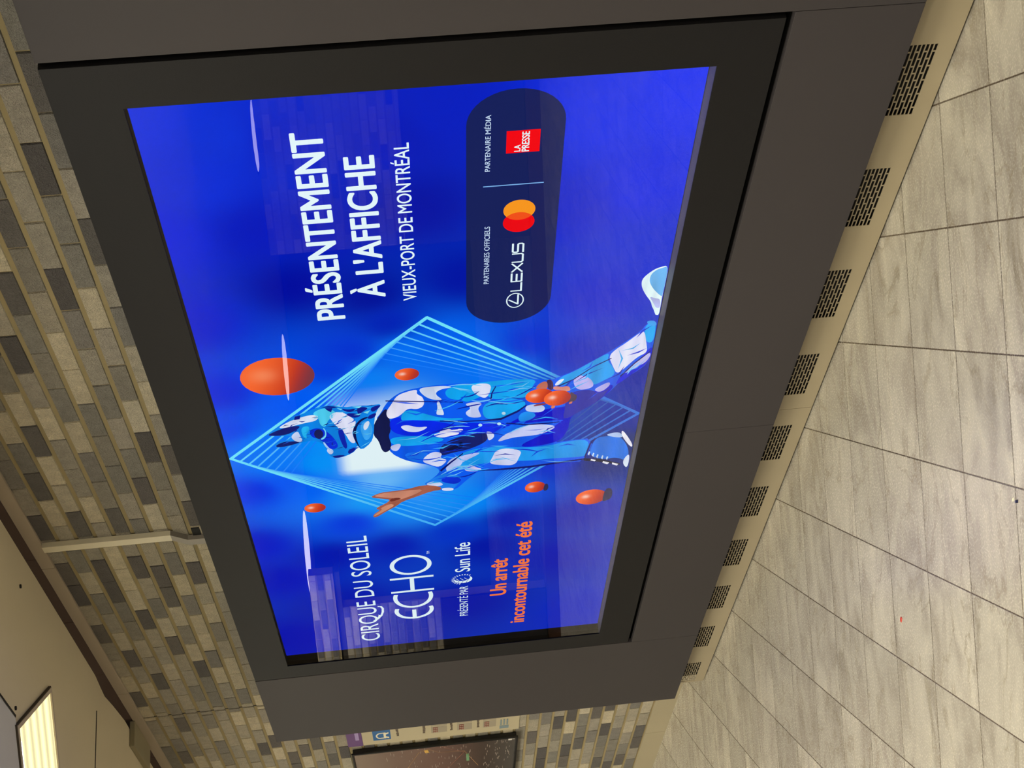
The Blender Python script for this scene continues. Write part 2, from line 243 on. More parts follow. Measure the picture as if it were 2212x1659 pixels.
('performer_mask','#7fe2f8',19,[[-3.8693,1.518],[-3.8704,1.4881],[-3.8814,1.4973]]),
('performer_mask','#7fe2f8',19,[[-3.909,1.4861],[-3.9001,1.464],[-3.9198,1.4738]]),
('performer_mask','#7fe2f8',19,[[-3.9205,1.5171],[-3.9124,1.4907],[-3.9236,1.5]]),
('performer_mask','#7fe2f8',19,[[-3.8554,1.5725],[-3.8542,1.5553],[-3.8633,1.5517]]),
('performer_hand','#a85f4a',14,[[-4.4305,1.3132],[-4.4527,1.3712],[-4.4563,1.4287],[-4.4576,1.4574],[-4.4771,1.4895],[-4.489,1.4925],[-4.5054,1.455],[-4.5162,1.429],[-4.5401,1.4422],[-4.567,1.4775],[-4.5816,1.4802],[-4.5889,1.4664],[-4.6183,1.4924],[-4.641,1.4951],[-4.6426,1.4824],[-4.6023,1.4451],[-4.5707,1.4095],[-4.5407,1.3889],[-4.5117,1.3347],[-4.483,1.2857],[-4.48,1.2495],[-4.4526,1.2563]]),
('performer_hand','#cf8a70',15,[[-4.4599,1.3715],[-4.4636,1.429],[-4.4633,1.4553],[-4.4796,1.4872],[-4.495,1.4545],[-4.5092,1.4118],[-4.5336,1.4225],[-4.5238,1.3931],[-4.4971,1.3439],[-4.4624,1.3093]]),
('performer_hand','#d39070',15,[[-4.5474,1.4328],[-4.5776,1.4683],[-4.5851,1.4589],[-4.6221,1.4902],[-4.6363,1.4909],[-4.5936,1.4447],[-4.5622,1.414]]),
('performer_hand','#7a3428',16,[[-4.511,1.4288],[-4.506,1.402],[-4.519,1.3905],[-4.5282,1.4078],[-4.5337,1.4322]]),
('performer_hand2','#c4705c',15,[[-3.859,0.9495],[-3.8376,0.943],[-3.8232,0.9289],[-3.8224,0.9171],[-3.8429,0.9117],[-3.871,0.9134],[-3.8629,0.9271],[-3.8637,0.939]]),
('performer_hand2','#4a3050',14,[[-3.8168,0.9174],[-3.8132,0.9058],[-3.8257,0.8978],[-3.8546,0.8934],[-3.8798,0.895],[-3.8686,0.9105],[-3.8455,0.9131]]),
('performer_hand2','#dd8f80',15,[[-3.86,0.8946],[-3.8558,0.8859],[-3.8647,0.8675],[-3.8606,0.8499],[-3.8722,0.8403],[-3.8924,0.839],[-3.8932,0.851],[-3.8931,0.86],[-3.8819,0.8666],[-3.8775,0.8922]]),
('performer_hand2','#dc7a5c',15,[[-3.9814,0.896],[-3.9736,0.8903],[-3.9796,0.8816],[-3.9909,0.8848],[-3.9925,0.8924]]),
('performer_hand2','#dc7a5c',15,[[-3.9694,0.8389],[-3.9571,0.8335],[-3.9612,0.8272],[-3.9711,0.8296],[-3.9742,0.8371]]),
('performer_hand2','#8a3a48',15,[[-3.9625,0.9529],[-3.9557,0.9411],[-3.9532,0.914],[-3.9641,0.9105],[-3.9653,0.9286],[-3.9695,0.9496]]),
('ball_shadow','#2a2a55',13,[[-4.5939,0.671],[-4.5872,0.6516],[-4.6218,0.6411],[-4.6708,0.6419],[-4.6889,0.6607],[-4.6913,0.6758]]),
('ball_shadow2','#2c3058',13,[[-4.5112,0.892],[-4.5084,0.8798],[-4.5463,0.8756],[-4.5657,0.8845],[-4.5582,0.8948]]),
('ball_shadow3','#524058',15,[[-3.8953,0.8388],[-3.9119,0.8258],[-3.9255,0.8144],[-3.9542,0.817],[-3.9612,0.8272],[-3.9606,0.847],[-3.9332,0.8365]])]
BALLS = [(-3.6608, 1.7226, 0.1085, 0.1038), (-3.7107, 1.3434, 0.0366, 0.0339), (-4.526, 1.6889, 0.0368, 0.0343), (-4.5277, 0.9239, 0.0359, 0.0405), (-4.6478, 0.7169, 0.0556, 0.0585), (-3.9059, 0.9355, 0.0442, 0.043), (-3.9292, 0.8776, 0.043, 0.047)]
GLOW = [(-4.2882, 1.5576), (-4.2917, 1.3283), (-4.1917, 1.3711), (-4.0824, 1.4565), (-4.1378, 1.5045), (-4.1481, 1.5479)]
DIAMOND = [(-4.1267, 1.922), (-3.4178, 1.2767), (-4.076, 0.6039), (-4.7516, 1.2781)]
CAPSULE = [(-2.5986, 1.1651), (-3.3636, 1.1654), (-2.5104, 1.0493), (-3.4778, 1.0412), (-2.6164, 0.9267), (-3.3648, 0.9261)]
DIVIDER = [(-2.8579, 1.1216), (-2.8563, 0.9707)]
REDBOX = [(-2.6534, 1.0683), (-2.6563, 0.986), (-2.7371, 0.9857), (-2.7352, 1.0674)]
CIRCLES = [(-3.0118, 1.0282, 0.0425, 0.0414), (-2.9608, 1.028, 0.0426, 0.0418)]
EMBLEM = (-3.3686, 1.0278, 0.0272, 0.0369)
SUN = (-5.254, 1.1781, 0.0379, 0.0383)
TEXTS = {'PRÉSENTEMENT': (-3.3863, -2.605, 1.5051, 1.5791), "À L'AFFICHE": (-3.2961, -2.7025, 1.3889, 1.4604), 'VIEUX-PORT DE MONTRÉAL': (-3.3241, -2.6676, 1.3032, 1.3391), 'PARTENAIRES OFFICIELS': (-3.2766, -3.0203, 1.1033, 1.1172), 'PARTENAIRE MÉDIA': (-2.7978, -2.5922, 1.1064, 1.1191), 'LEXUS': (-3.3231, -3.1039, 1.0184, 1.0384), 'LA': (-2.7312, -2.706, 1.0331, 1.048), 'PRESSE': (-2.7326, -2.6595, 1.012, 1.0297), 'CIRQUE DU SOLEIL': (-5.7861, -4.7801, 1.528, 1.6024), 'PRÉSENTÉ PAR': (-5.6213, -5.321, 1.1591, 1.1927), 'Sun Life': (-5.1818, -4.9207, 1.1515, 1.2083), 'Un arrêt': (-5.4466, -5.0967, 1.0071, 1.0697), 'incontournable cet été': (-5.7544, -4.7945, 0.9236, 0.9825), 'TM': (-4.9876, -4.9645, 1.3035, 1.3142), 'ECHO': (-5.5976, -4.9839, 1.2979, 1.4565)}
BRICK_TONES = {(30, -13): 1, (31, -18): 1, (29, -18): 1, (30, -20): 1, (33, -20): 1, (2, -41): 1, (5, -39): 1, (6, -40): 1, (34, -24): 2, (31, -26): 1, (31, -30): 2, (29, -13): 0, (30, -15): 0, (32, -16): 0, (29, -16): 0, (33, -17): 0, (34, -19): 0, (35, -21): 0, (30, -22): 0, (36, -23): 0, (37, -24): 0, (35, -24): 0, (33, -24): 0, (31, -23): 0, (35, -27): 0, (32, -28): 0, (37, -27): 0, (34, -29): 0, (30, -27): 0, (33, -26): 0, (37, -29): 0, (32, -27): 0, (29, -24): 0, (36, -31): 0, (33, -30): 0, (37, -33): 0, (35, -32): 0, (32, -32): 0, (26, -38): 0, (28, -39): 0, (30, -38): 0, (24, -39): 0, (7, -38): 0, (9, -39): 0, (8, -41): 0, (6, -38): 0, (4, -38): 0, (3, -39): 0, (5, -40): 0, (6, -42): 0, (3, -42): 0, (0, -40): 0, (1, -42): 0, (32, -19): 2, (32, -20): 2, (33, -21): 2, (35, -22): 2, (35, -23): 2, (30, -26): 2, (34, -27): 2, (31, -27): 2, (30, -29): 2, (32, -31): 2, (30, -18): 2}
SWASH = [(-5.5769, 1.5416), (-5.5635, 1.5271), (-5.532, 1.5112), (-5.4974, 1.5035), (-5.4616, 1.5017), (-5.4392, 1.5086), (-5.4366, 1.5185)]
BACKDROP = [(-2.5254, 1.9091, 28, 60, 236), (-2.7659, 1.8227, 22, 55, 228), (-2.9733, 1.9248, 4, 45, 232), (-2.6081, 1.7341, 24, 58, 225), (-2.6224, 1.6075, 20, 40, 205), (-2.9657, 1.6919, 8, 30, 200), (-3.219, 1.6237, 4, 15, 170), (-3.3528, 1.9152, 6, 38, 220), (-3.7265, 1.8926, 4, 50, 232), (-3.9482, 1.8957, 0, 85, 250), (-2.987, 1.5301, 12, 30, 190), (-3.2909, 1.429, 0, 20, 165), (-2.9224, 1.2912, 4, 20, 175), (-2.6527, 1.3382, 10, 30, 195), (-2.5692, 1.216, 8, 35, 205), (-3.2403, 1.1742, 2, 25, 175), (-2.9722, 0.8973, 18, 45, 215), (-2.6258, 0.8402, 28, 62, 245), (-2.5687, 0.6232, 25, 62, 255), (-2.9027, 0.6983, 22, 55, 240), (-3.3863, 0.7794, 18, 45, 215), (-3.1668, 0.6316, 30, 60, 222), (-3.5964, 0.9696, 4, 70, 225), (-3.67, 0.8269, 8, 50, 200), (-3.8077, 0.6298, 25, 45, 170), (-4.2754, 0.6452, 38, 55, 120), (-4.3926, 0.7149, 30, 50, 130), (-4.1005, 0.5846, 28, 50, 165), (-4.3638, 0.8606, 16, 70, 220), (-4.7758, 0.7537, 20, 40, 185), (-5.1209, 0.8209, 22, 40, 190), (-5.7047, 0.6922, 32, 55, 205), (-4.7579, 1.0092, 4, 40, 190), (-4.9748, 1.0911, 4, 28, 180), (-4.828, 1.2118, 0, 60, 215), (-5.48, 1.1793, 6, 25, 180), (-4.8953, 1.4345, 2, 35, 195), (-4.6714, 1.5723, 0, 70, 240), (-4.3994, 1.6787, 0, 100, 252), (-4.3149, 1.763, 0, 90, 250), (-4.3617, 1.8602, 0, 60, 242), (-4.785, 1.9112, 0, 32, 215), (-5.0868, 1.8438, 2, 25, 200), (-5.6885, 1.8688, 0, 18, 190), (-5.3616, 1.6369, 14, 32, 185), (-5.7479, 1.4711, 24, 40, 180), (-4.9237, 1.6573, 4, 28, 190), (-4.1824, 1.779, 0, 125, 255), (-4.2115, 1.632, 0, 150, 255), (-4.0647, 1.5904, 0, 150, 255), (-4.0507, 1.8227, 0, 120, 255), (-3.9303, 1.5226, 10, 140, 255), (-3.7224, 1.4534, 10, 130, 250), (-3.5874, 1.3378, 0, 115, 250), (-3.553, 1.2424, 0, 100, 245), (-3.844, 1.3752, 60, 150, 245), (-3.6646, 1.1752, 0, 115, 250), (-3.7353, 1.063, 0, 120, 252), (-4.377, 1.4591, 110, 190, 255), (-4.4705, 1.3367, 60, 160, 255), (-4.5607, 1.2422, 30, 150, 255), (-4.562, 1.404, 0, 140, 255), (-4.5813, 1.1446, 0, 140, 255), (-4.4185, 1.5867, 0, 140, 255), (-4.5066, 1.4976, 20, 160, 255), (-4.5375, 1.0147, 10, 90, 235), (-3.8271, 1.628, 0, 95, 250), (-3.8445, 1.6858, 0, 90, 250), (-3.5615, 1.4978, 0, 60, 225), (-3.6526, 1.5583, 0, 70, 235), (-3.4345, 1.3849, 0, 40, 195)]


# ------------------------------------------------------------------ floor
M_floor = bpy.data.materials.new('stone_tiles'); M_floor.use_nodes = True
nt = M_floor.node_tree; N = nt.nodes; L = nt.links
bs = N['Principled BSDF']
def nd(t, **k):
    n = N.new(t)
    for a, b in k.items(): setattr(n, a, b)
    return n
def math_(op, a, b=None, c=None):
    n = nd('ShaderNodeMath', operation=op)
    for i, q in enumerate((a, b, c)):
        if q is None: continue
        if isinstance(q, (int, float)): n.inputs[i].default_value = q
        else: L.new(q, n.inputs[i])
    return n.outputs[0]
geo = nd('ShaderNodeNewGeometry')
def dot(vec):
    n = nd('ShaderNodeVectorMath', operation='DOT_PRODUCT')
    L.new(geo.outputs['Position'], n.inputs[0]); n.inputs[1].default_value = vec
    return n.outputs['Value']
TS, TT = 0.3045, 0.2948
S0, T0 = -1.4709, -1.9272
us = math_('DIVIDE', math_('SUBTRACT', dot(D2), S0), TS)     # long joints
ut = math_('DIVIDE', math_('SUBTRACT', dot(D), T0), TT)      # cross joints
def edge(u, size):
    fr = math_('FRACT', u)
    return math_('MULTIPLY', math_('MINIMUM', fr, math_('SUBTRACT', 1.0, fr)), size)
es, et = edge(us, TS), edge(ut, TT)
js = nd('ShaderNodeMapRange'); L.new(es, js.inputs[0]); js.inputs[1].default_value = 0.0010; js.inputs[2].default_value = 0.0028; js.inputs[3].default_value = 1; js.inputs[4].default_value = 0
jt = nd('ShaderNodeMapRange'); L.new(et, jt.inputs[0]); jt.inputs[1].default_value = 0.0010; jt.inputs[2].default_value = 0.0030; jt.inputs[3].default_value = 0.8; jt.inputs[4].default_value = 0
joint = math_('MAXIMUM', js.outputs[0], jt.outputs[0])
cell = nd('ShaderNodeCombineXYZ'); L.new(math_('FLOOR', us), cell.inputs[0]); L.new(math_('FLOOR', ut), cell.inputs[1])
wn = nd('ShaderNodeTexWhiteNoise', noise_dimensions='2D'); L.new(cell.outputs[0], wn.inputs['Vector'])
# veins run along D2, offset from tile to tile
vv = nd('ShaderNodeCombineXYZ')
L.new(math_('MULTIPLY', dot(D2), 0.42), vv.inputs[0]); L.new(dot(D), vv.inputs[1])
off = nd('ShaderNodeVectorMath', operation='MULTIPLY_ADD')
L.new(wn.outputs['Color'], off.inputs[0]); off.inputs[1].default_value = (1.2, 1.2, 9.0); L.new(vv.outputs[0], off.inputs[2])
n1 = nd('ShaderNodeTexNoise'); L.new(off.outputs[0], n1.inputs['Vector']); n1.inputs['Scale'].default_value = 9; n1.inputs['Detail'].default_value = 8; n1.inputs['Roughness'].default_value = 0.66; n1.inputs['Distortion'].default_value = 0.9
n2 = nd('ShaderNodeTexNoise'); L.new(off.outputs[0], n2.inputs['Vector']); n2.inputs['Scale'].default_value = 6.0; n2.inputs['Detail'].default_value = 5; n2.inputs['Distortion'].default_value = 0.6
n3 = nd('ShaderNodeTexNoise'); L.new(geo.outputs['Position'], n3.inputs['Vector']); n3.inputs['Scale'].default_value = 170; n3.inputs['Detail'].default_value = 3
cr = nd('ShaderNodeValToRGB'); L.new(n1.outputs['Fac'], cr.inputs[0])
e = cr.color_ramp.elements
e[0].position = 0.30; e[0].color = (*rgb('#968e82'), 1)
e[1].position = 0.72; e[1].color = (*rgb('#d0c8b6'), 1)
for p, c in ((0.42, '#aaa296'), (0.50, '#b8b1a4'), (0.60, '#c2bbad')):
    q = e.new(p); q.color = (*rgb(c), 1)
# thin dark contour veins
vein = math_('ABSOLUTE', math_('SUBTRACT', n2.outputs['Fac'], 0.5))
vr = nd('ShaderNodeMapRange'); L.new(vein, vr.inputs[0]); vr.inputs[1].default_value = 0.0; vr.inputs[2].default_value = 0.016; vr.inputs[3].default_value = 0.55; vr.inputs[4].default_value = 0.0
mx1 = nd('ShaderNodeMix', data_type='RGBA'); L.new(vr.outputs[0], mx1.inputs[0]); L.new(cr.outputs[0], mx1.inputs[6]); mx1.inputs[7].default_value = (*rgb('#857a66'), 1)
hv = nd('ShaderNodeMapRange'); L.new(wn.outputs['Value'], hv.inputs[0]); hv.inputs[3].default_value = 0.88; hv.inputs[4].default_value = 1.08
sp = nd('ShaderNodeMapRange'); L.new(n3.outputs['Fac'], sp.inputs[0]); sp.inputs[1].default_value = .3; sp.inputs[2].default_value = .7; sp.inputs[3].default_value = 0.93; sp.inputs[4].default_value = 1.06
mul = nd('ShaderNodeVectorMath', operation='SCALE'); L.new(mx1.outputs[2], mul.inputs[0]); L.new(math_('MULTIPLY', hv.outputs[0], sp.outputs[0]), mul.inputs['Scale'])
mx2 = nd('ShaderNodeMix', data_type='RGBA'); L.new(joint, mx2.inputs[0]); L.new(mul.outputs[0], mx2.inputs[6]); mx2.inputs[7].default_value = (*rgb('#54483c'), 1)
L.new(mx2.outputs[2], bs.inputs['Base Color'])
rr = nd('ShaderNodeMapRange'); L.new(n3.outputs['Fac'], rr.inputs[0]); rr.inputs[3].default_value = 0.16; rr.inputs[4].default_value = 0.36
L.new(rr.outputs[0], bs.inputs['Roughness'])
bp = nd('ShaderNodeBump'); bp.inputs['Strength'].default_value = 0.35; bp.inputs['Distance'].default_value = 0.002
L.new(math_('SUBTRACT', math_('MULTIPLY', n3.outputs['Fac'], 0.12), math_('MULTIPLY', joint, 1.0)), bp.inputs['Height'])
L.new(bp.outputs[0], bs.inputs['Normal'])
b = MB(); b.box(-32, 6, -20, 0.5, -0.1, 0.0)
struct(b.obj('floor', M_floor))

# ------------------------------------------------------------------ ceiling
M_ceil = mat('ceiling_plaster', rgb('#cfc3a9'), rough=0.85, bump=0.25, bump_scale=35, vary=0.06, vary_scale=2)
M_dark = mat('dark_gap', rgb('#1b1613'), rough=0.9)
M_ceilb = mat('ceiling_panel_grey', rgb('#c3c2c4'), rough=0.7, vary=0.05)
b = MB()
b.box(-32, 6, -20, 0.17, H, H + 0.12)
# ragged plaster lip that stops short of the brick wall
xs = [-20, -9, -7.32, -7.25, -7.05, -6.87, -6.6, -6.42, -6.33, -6.22, -5.9, -5.6, -5.3, -4.7, -4.2, -3, 6]
ys = [.205, .205, .206, .207, .206, .21, .19, .172, .182, .198, .200, .202, .204, .207, .207, .207, .207]
P = []
for x, y in zip(xs, ys): P += [(x, 0.17, H), (x, y, H), (x, 0.17, H + .12), (x, y, H + .12)]
F = []
for i in range(len(xs) - 1):
    a = i * 4; c = a + 4
    F += [(a, c, c + 1, a + 1), (a + 1, c + 1, c + 3, a + 3), (a + 2, a + 3, c + 3, c + 2)]
b.add(P, F)
struct(b.obj('ceiling', M_ceil))
b = MB()                                            # panel that meets the plaster near the lamp
c0 = Vector((-4.995, -0.405, 0))
pts = [c0, c0 + Vector((4.5, 0.16, 0)), c0 + Vector((4.5, -4.0, 0)), c0 + Vector((-.05, -.10, 0)) - D2 * 3.2]
P = [(p.x, p.y, H - .004) for p in pts] + [(p.x, p.y, H + .001) for p in pts]
b.add(P, [(0, 1, 2, 3), (0, 4, 5, 1), (1, 5, 6, 2), (2, 6, 7, 3), (3, 7, 4, 0), (7, 6, 5, 4)])
struct(b.obj('ceiling.001', M_ceilb))
b = MB()
for p, q, wd in ((Vector((-4.995, -.405, 0)), Vector((-1.0, -.25, 0)), .005),):
    n = Vector((-(q - p).y, (q - p).x, 0)).normalized() * wd
    b.add([(p + n).to_tuple()[:2] + (H - .006,), (q + n).to_tuple()[:2] + (H - .006,), (q - n).to_tuple()[:2] + (H - .006,), (p - n).to_tuple()[:2] + (H - .006,)], [(0, 1, 2, 3)])
b.box(-6.264, -6.260, -1.6, 0.05, H - .003, H + .001)
struct(b.obj('trim_1', M_dark))
for i, (x, y) in enumerate(((-4.998, -.373), (-4.971, .079))):
    b = MB()
    P = [(x + .008 * math.cos(t * math.pi / 4), y + .008 * math.sin(t * math.pi / 4), H - .005) for t in range(8)]
    P += [(p[0], p[1], H + .001) for p in P]
    b.add(P, [tuple(range(8))] + [(k, k + 8, (k + 1) % 8 + 8, (k + 1) % 8) for k in range(8)])
    tag(b.obj('ceiling_screw', M_dark), ('small dark screw head in the ceiling next to the lamp corner', 'small dark screw head in the ceiling near the brick wall')[i], 'screw')

# ------------------------------------------------------------------ brick walls
M_brick = bpy.data.materials.new('glazed_brick'); M_brick.use_nodes = True
nt = M_brick.node_tree; N = nt.nodes; L = nt.links; bs = N['Principled BSDF']
at = nd('ShaderNodeVertexColor'); at.layer_name = 'tint'
tc = nd('ShaderNodeTexCoord')
na = nd('ShaderNodeTexNoise'); L.new(tc.outputs['Object'], na.inputs['Vector']); na.inputs['Scale'].default_value = 28; na.inputs['Detail'].default_value = 4
nb = nd('ShaderNodeTexNoise'); L.new(tc.outputs['Object'], nb.inputs['Vector']); nb.inputs['Scale'].default_value = 190; nb.inputs['Detail'].default_value = 4; nb.inputs['Distortion'].default_value = 1.0
ma = nd('ShaderNodeMapRange'); L.new(na.outputs['Fac'], ma.inputs[0]); ma.inputs[1].default_value = .3; ma.inputs[2].default_value = .7; ma.inputs[3].default_value = .86; ma.inputs[4].default_value = 1.12
mb = nd('ShaderNodeMapRange'); L.new(nb.outputs['Fac'], mb.inputs[0]); mb.inputs[1].default_value = .3; mb.inputs[2].default_value = .62; mb.inputs[3].default_value = .74; mb.inputs[4].default_value = 1.06
sc_ = nd('ShaderNodeVectorMath', operation='SCALE'); L.new(at.outputs['Color'], sc_.inputs[0]); L.new(math_('MULTIPLY', ma.outputs[0], mb.outputs[0]), sc_.inputs['Scale'])
L.new(sc_.outputs[0], bs.inputs['Base Color'])
bs.inputs['Roughness'].default_value = 0.5
bp = nd('ShaderNodeBump'); bp.inputs['Strength'].default_value = 1.0; bp.inputs['Distance'].default_value = 0.008
L.new(nb.outputs['Fac'], bp.inputs['Height']); L.new(bp.outputs[0], bs.inputs['Normal'])
M_mortar = mat('mortar', rgb('#92835f'), rough=0.95, bump=0.5, bump_scale=150, vary=0.16, vary_scale=5)

TONES = {0: ('#5d5857', '#66605c', '#545050', '#625e5b'), 1: ('#85807a', '#807c76', '#8d877c', '#86827a'), 2: ('#cdc1a6', '#c8bca2', '#c4baa4'), 3: ('#ada492', '#a69e90', '#b0a794', '#a39c8e')}
def brick_wall(name, org, ud, nd_, u0, u1, z0, z1, tones=None, skip=None, joints=(), seed=1):
    """running-bond wall: face at org, ud along the wall, nd_ out of it"""
    rng = random.Random(seed)
    BL, BH = 0.2075, 0.0691
    b = MB()
    def pt(u, o, z): p = org + ud * u + nd_ * o; return (p.x, p.y, z)
    mo = -0.0035
    b.add([pt(u0, mo, z0), pt(u1, mo, z0), pt(u1, mo, z1), pt(u0, mo, z1), pt(u0, -.12, z0), pt(u1, -.12, z0), pt(u1, -.12, z1), pt(u0, -.12, z1)],
          [(0, 1, 2, 3), (4, 7, 6, 5), (0, 4, 5, 1), (3, 2, 6, 7), (0, 3, 7, 4), (1, 5, 6, 2)], mi=1)
    nr = int((z1 - .1201) / BH) + 1
    for r in range(-1, nr):
        zb = .1201 + r * BH + .0065
        zt = zb + BH - .013
        zb2, zt2 = max(zb, z0 + .001), min(zt, z1 - .001)
        if zt2 - zb2 < .008: continue
        off = 0.5 if (r - 32) % 2 == 0 else 0.0
        c0_, c1_ = int(math.floor(u0 / BL - off)), int(math.ceil(u1 / BL - off))
        for c in range(c0_, c1_ + 1):
            ua, ub = (c + off) * BL + .0022, (c + 1 + off) * BL - .0022
            ua += rng.uniform(-.0012, .0012); ub += rng.uniform(-.0012, .0012)
            t = rng.random()
            t = 0 if t < .17 else 1 if t < .42 else 2 if t < .62 else 3
            j1, j2 = rng.random(), rng.uniform(.93, 1.07)
            if r >= 38: t = 0  # top courses darkened, shade of the gap above the rail
            if tones: t = tones.get((r, c), t if t != 0 or rng.random() < .35 else 3)
            segs = [(ua, ub)]
            for J in joints:
                segs = [q for s in segs for q in (((s[0], min(s[1], J - .007)), (max(s[0], J + .007), s[1])) if s[0] < J < s[1] else (s,)) if q[1] - q[0] > .01]
            for (a, d) in segs:
                a, d = max(a, u0), min(d, u1)
                if d - a < .01: continue
                if skip and skip(a, d, zb2, zt2): continue
                base = rgb(TONES[t][int(j1 * len(TONES[t]))])
                col = tuple(v * j2 for v in base)
                o = rng.uniform(.0, .0025); k = .0022
                b.add([pt(a, mo - .001, zb2), pt(d, mo - .001, zb2), pt(d, mo - .001, zt2), pt(a, mo - .001, zt2),
                       pt(a + k, o, zb2 + k), pt(d - k, o, zb2 + k), pt(d - k, o, zt2 - k), pt(a + k, o, zt2 - k)],
                      [(4, 5, 6, 7), (0, 1, 5, 4), (1, 2, 6, 5), (2, 3, 7, 6), (3, 0, 4, 7)], col, 0)
    return struct(b.obj(name, [M_brick, M_mortar], attr=True))
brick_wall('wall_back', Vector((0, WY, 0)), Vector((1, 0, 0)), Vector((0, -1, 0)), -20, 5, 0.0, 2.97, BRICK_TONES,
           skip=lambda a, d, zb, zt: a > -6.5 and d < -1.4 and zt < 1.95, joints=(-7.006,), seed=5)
struct(boxobj('trim_2', -7.012, -7.000, WY + .0028, WY + .0034, .12, 2.8, M_dark))
# concrete base of the wall
M_base = mat('concrete_base', rgb('#a59a80'), rough=0.75, bump=0.3, vary=0.08)
b = MB()
x = -20.0
while x < -6.81:
    x2 = min(x + 0.913, -6.7)
    b.box(x + .0015, x2 - .0015, WY - .006, WY + .02, 0.0, .118)
    x = x2
struct(b.obj('baseboard_back', M_base))
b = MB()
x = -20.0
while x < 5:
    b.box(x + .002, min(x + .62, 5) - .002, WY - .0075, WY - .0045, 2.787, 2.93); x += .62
struct(b.obj('trim_6', mat('brown_gap_shade', rgb('#5a463d'), rough=.7, vary=.2)))  # added dark strip, stands for the shaded brick above the rail
# metal rail along the top of the brick
M_rail = mat('painted_rail', rgb('#a89a88'), rough=0.45, vary=0.05)
b = MB()
x = -20.0
joints = [-18, -15, -12, -9.4, -6.62, -5.2, -3.0, 5]
for j in joints:
    b.box(x + .0012, j - .0012, WY - .012, WY, 2.735, 2.786); x = j
struct(b.obj('trim_3', M_rail, bevel=.002))

# ------------------------------------------------------------------ rest of the hall, seen in the glass
org = Vector((-10.87, -4.08, 0)); ud = D.copy(); nn = D2.copy()
def opp(x):  # distance along the opposite wall for a given x
    return (x - org.x) / ud.x
brick_wall('wall_front', org, ud, nn, opp(-16.6), opp(-12.4), 0.12, 1.98, seed=11)
brick_wall('wall_front.001', org, ud, nn, opp(-9.6), opp(-2.0), 0.12, 2.25, seed=12)
brick_wall('wall_front.002', org, ud, nn, opp(-16.6), opp(-12.1), 2.04, 2.26, seed=13)
M_brown = mat('brown_plinth', rgb('#5a3f30'), rough=0.4)
b = MB()
def obox(b, o, u0, u1, n0, n1, z0, z1):
    P = []
    for u in (u0, u1):
        for n_ in (n0, n1):
            for z in (z0, z1):
                p = o + ud * u + nn * n_; P.append((p.x, p.y, z))
    b.add(P, [(0, 1, 3, 2), (4, 6, 7, 5), (0, 4, 5, 1), (2, 3, 7, 6), (0, 2, 6, 4), (1, 5, 7, 3)])
obox(b, org, opp(-16.6), opp(-2.0), -.12, .02, 0.0, .118)
struct(b.obj('baseboard_front', M_brown))
b = MB(); obox(b, org, opp(-9.6), opp(-2.0), .004, .03, .13, 1.12); obox(b, org, opp(-16.6), opp(-12.4), .004, .03, .13, 1.09); struct(b.obj('trim_5', mat('dark_wainscot', rgb('#2e2a28'), rough=.5)))
M_shade = mat('dark_soffit', rgb('#3a342c'), rough=0.8)
b = MB(); obox(b, org, opp(-16.6), opp(-12.1), -.4, -.02, 1.985, 2.035); struct(b.obj('trim_4', M_shade))
M_far = mat('far_wall_plaster', rgb('#4b4538'), rough=0.8, vary=0.1)
b = MB(); obox(b, org, -26, 18, -9.2, -9.0, 0.0, 2.79); struct(b.obj('wall_far', M_far))
b = MB(); b.box(-30.2, -30.0, -20, .3, 0, H); struct(b.obj('wall_left', M_far))

M_white = mat('white_board', rgb('#cfc9bd'), rough=0.5)
M_purple = mat('purple_print', rgb('#6d3f86'), rough=0.5)
for i, (xc, zb_) in enumerate(((-8.0, 1.05), (-7.1, 1.05))):
    o = thing('notice_board', ('white notice board with purple header on the opposite wall, left of two', 'white notice board with purple header on the opposite wall, right of two')[i], 'notice board', group='notice boards on the opposite wall')
    b = MB(); obox(b, org, opp(xc) - .4, opp(xc) + .4, .005, .03, zb_, zb_ + .62); b.obj('board', M_white, o)
    b = MB(); obox(b, org, opp(xc) - .4, opp(xc) + .4, .005, .032, zb_ + .62, zb_ + .74); b.obj('header', M_purple, o)

# ------------------------------------------------------------------ ceiling lights
M_lamp = mat('added_lamp_diffuser', (0.9, 0.9, 0.85), rough=0.5, emit=ADDED_LAMP_STRENGTH, emit_color=LAMP_COLOR)  # glow of the added lamps out of view
M_gap = mat('gap_shadow', rgb('#4a4134'), rough=.9)
M_frame = mat('lamp_frame', rgb('#b7a89a'), rough=0.5)
# the lamp the camera sees: prismatic diffuser with soft tube streaks
M_lampv = bpy.data.materials.new('streaked_diffuser'); M_lampv.use_nodes = True
nt = M_lampv.node_tree; N = nt.nodes; L = nt.links; bs = N['Principled BSDF']
tc = nd('ShaderNodeTexCoord'); sx = nd('ShaderNodeSeparateXYZ'); L.new(tc.outputs['Object'], sx.inputs[0])
wv = math_('MULTIPLY_ADD', math_('SINE', math_('MULTIPLY', sx.outputs[0], 2 * math.pi / .098)), .5, .5)
cr = nd('ShaderNodeMix', data_type='RGBA'); L.new(wv, cr.inputs[0]); cr.inputs[6].default_value = (.50, .45, .23, 1); cr.inputs[7].default_value = (1.2, 1.1, .5, 1)
L.new(cr.outputs[2], bs.inputs['Emission Color']); bs.inputs['Emission Strength'].default_value = 1.25
bs.inputs['Base Color'].default_value = (.6, .58, .5, 1)
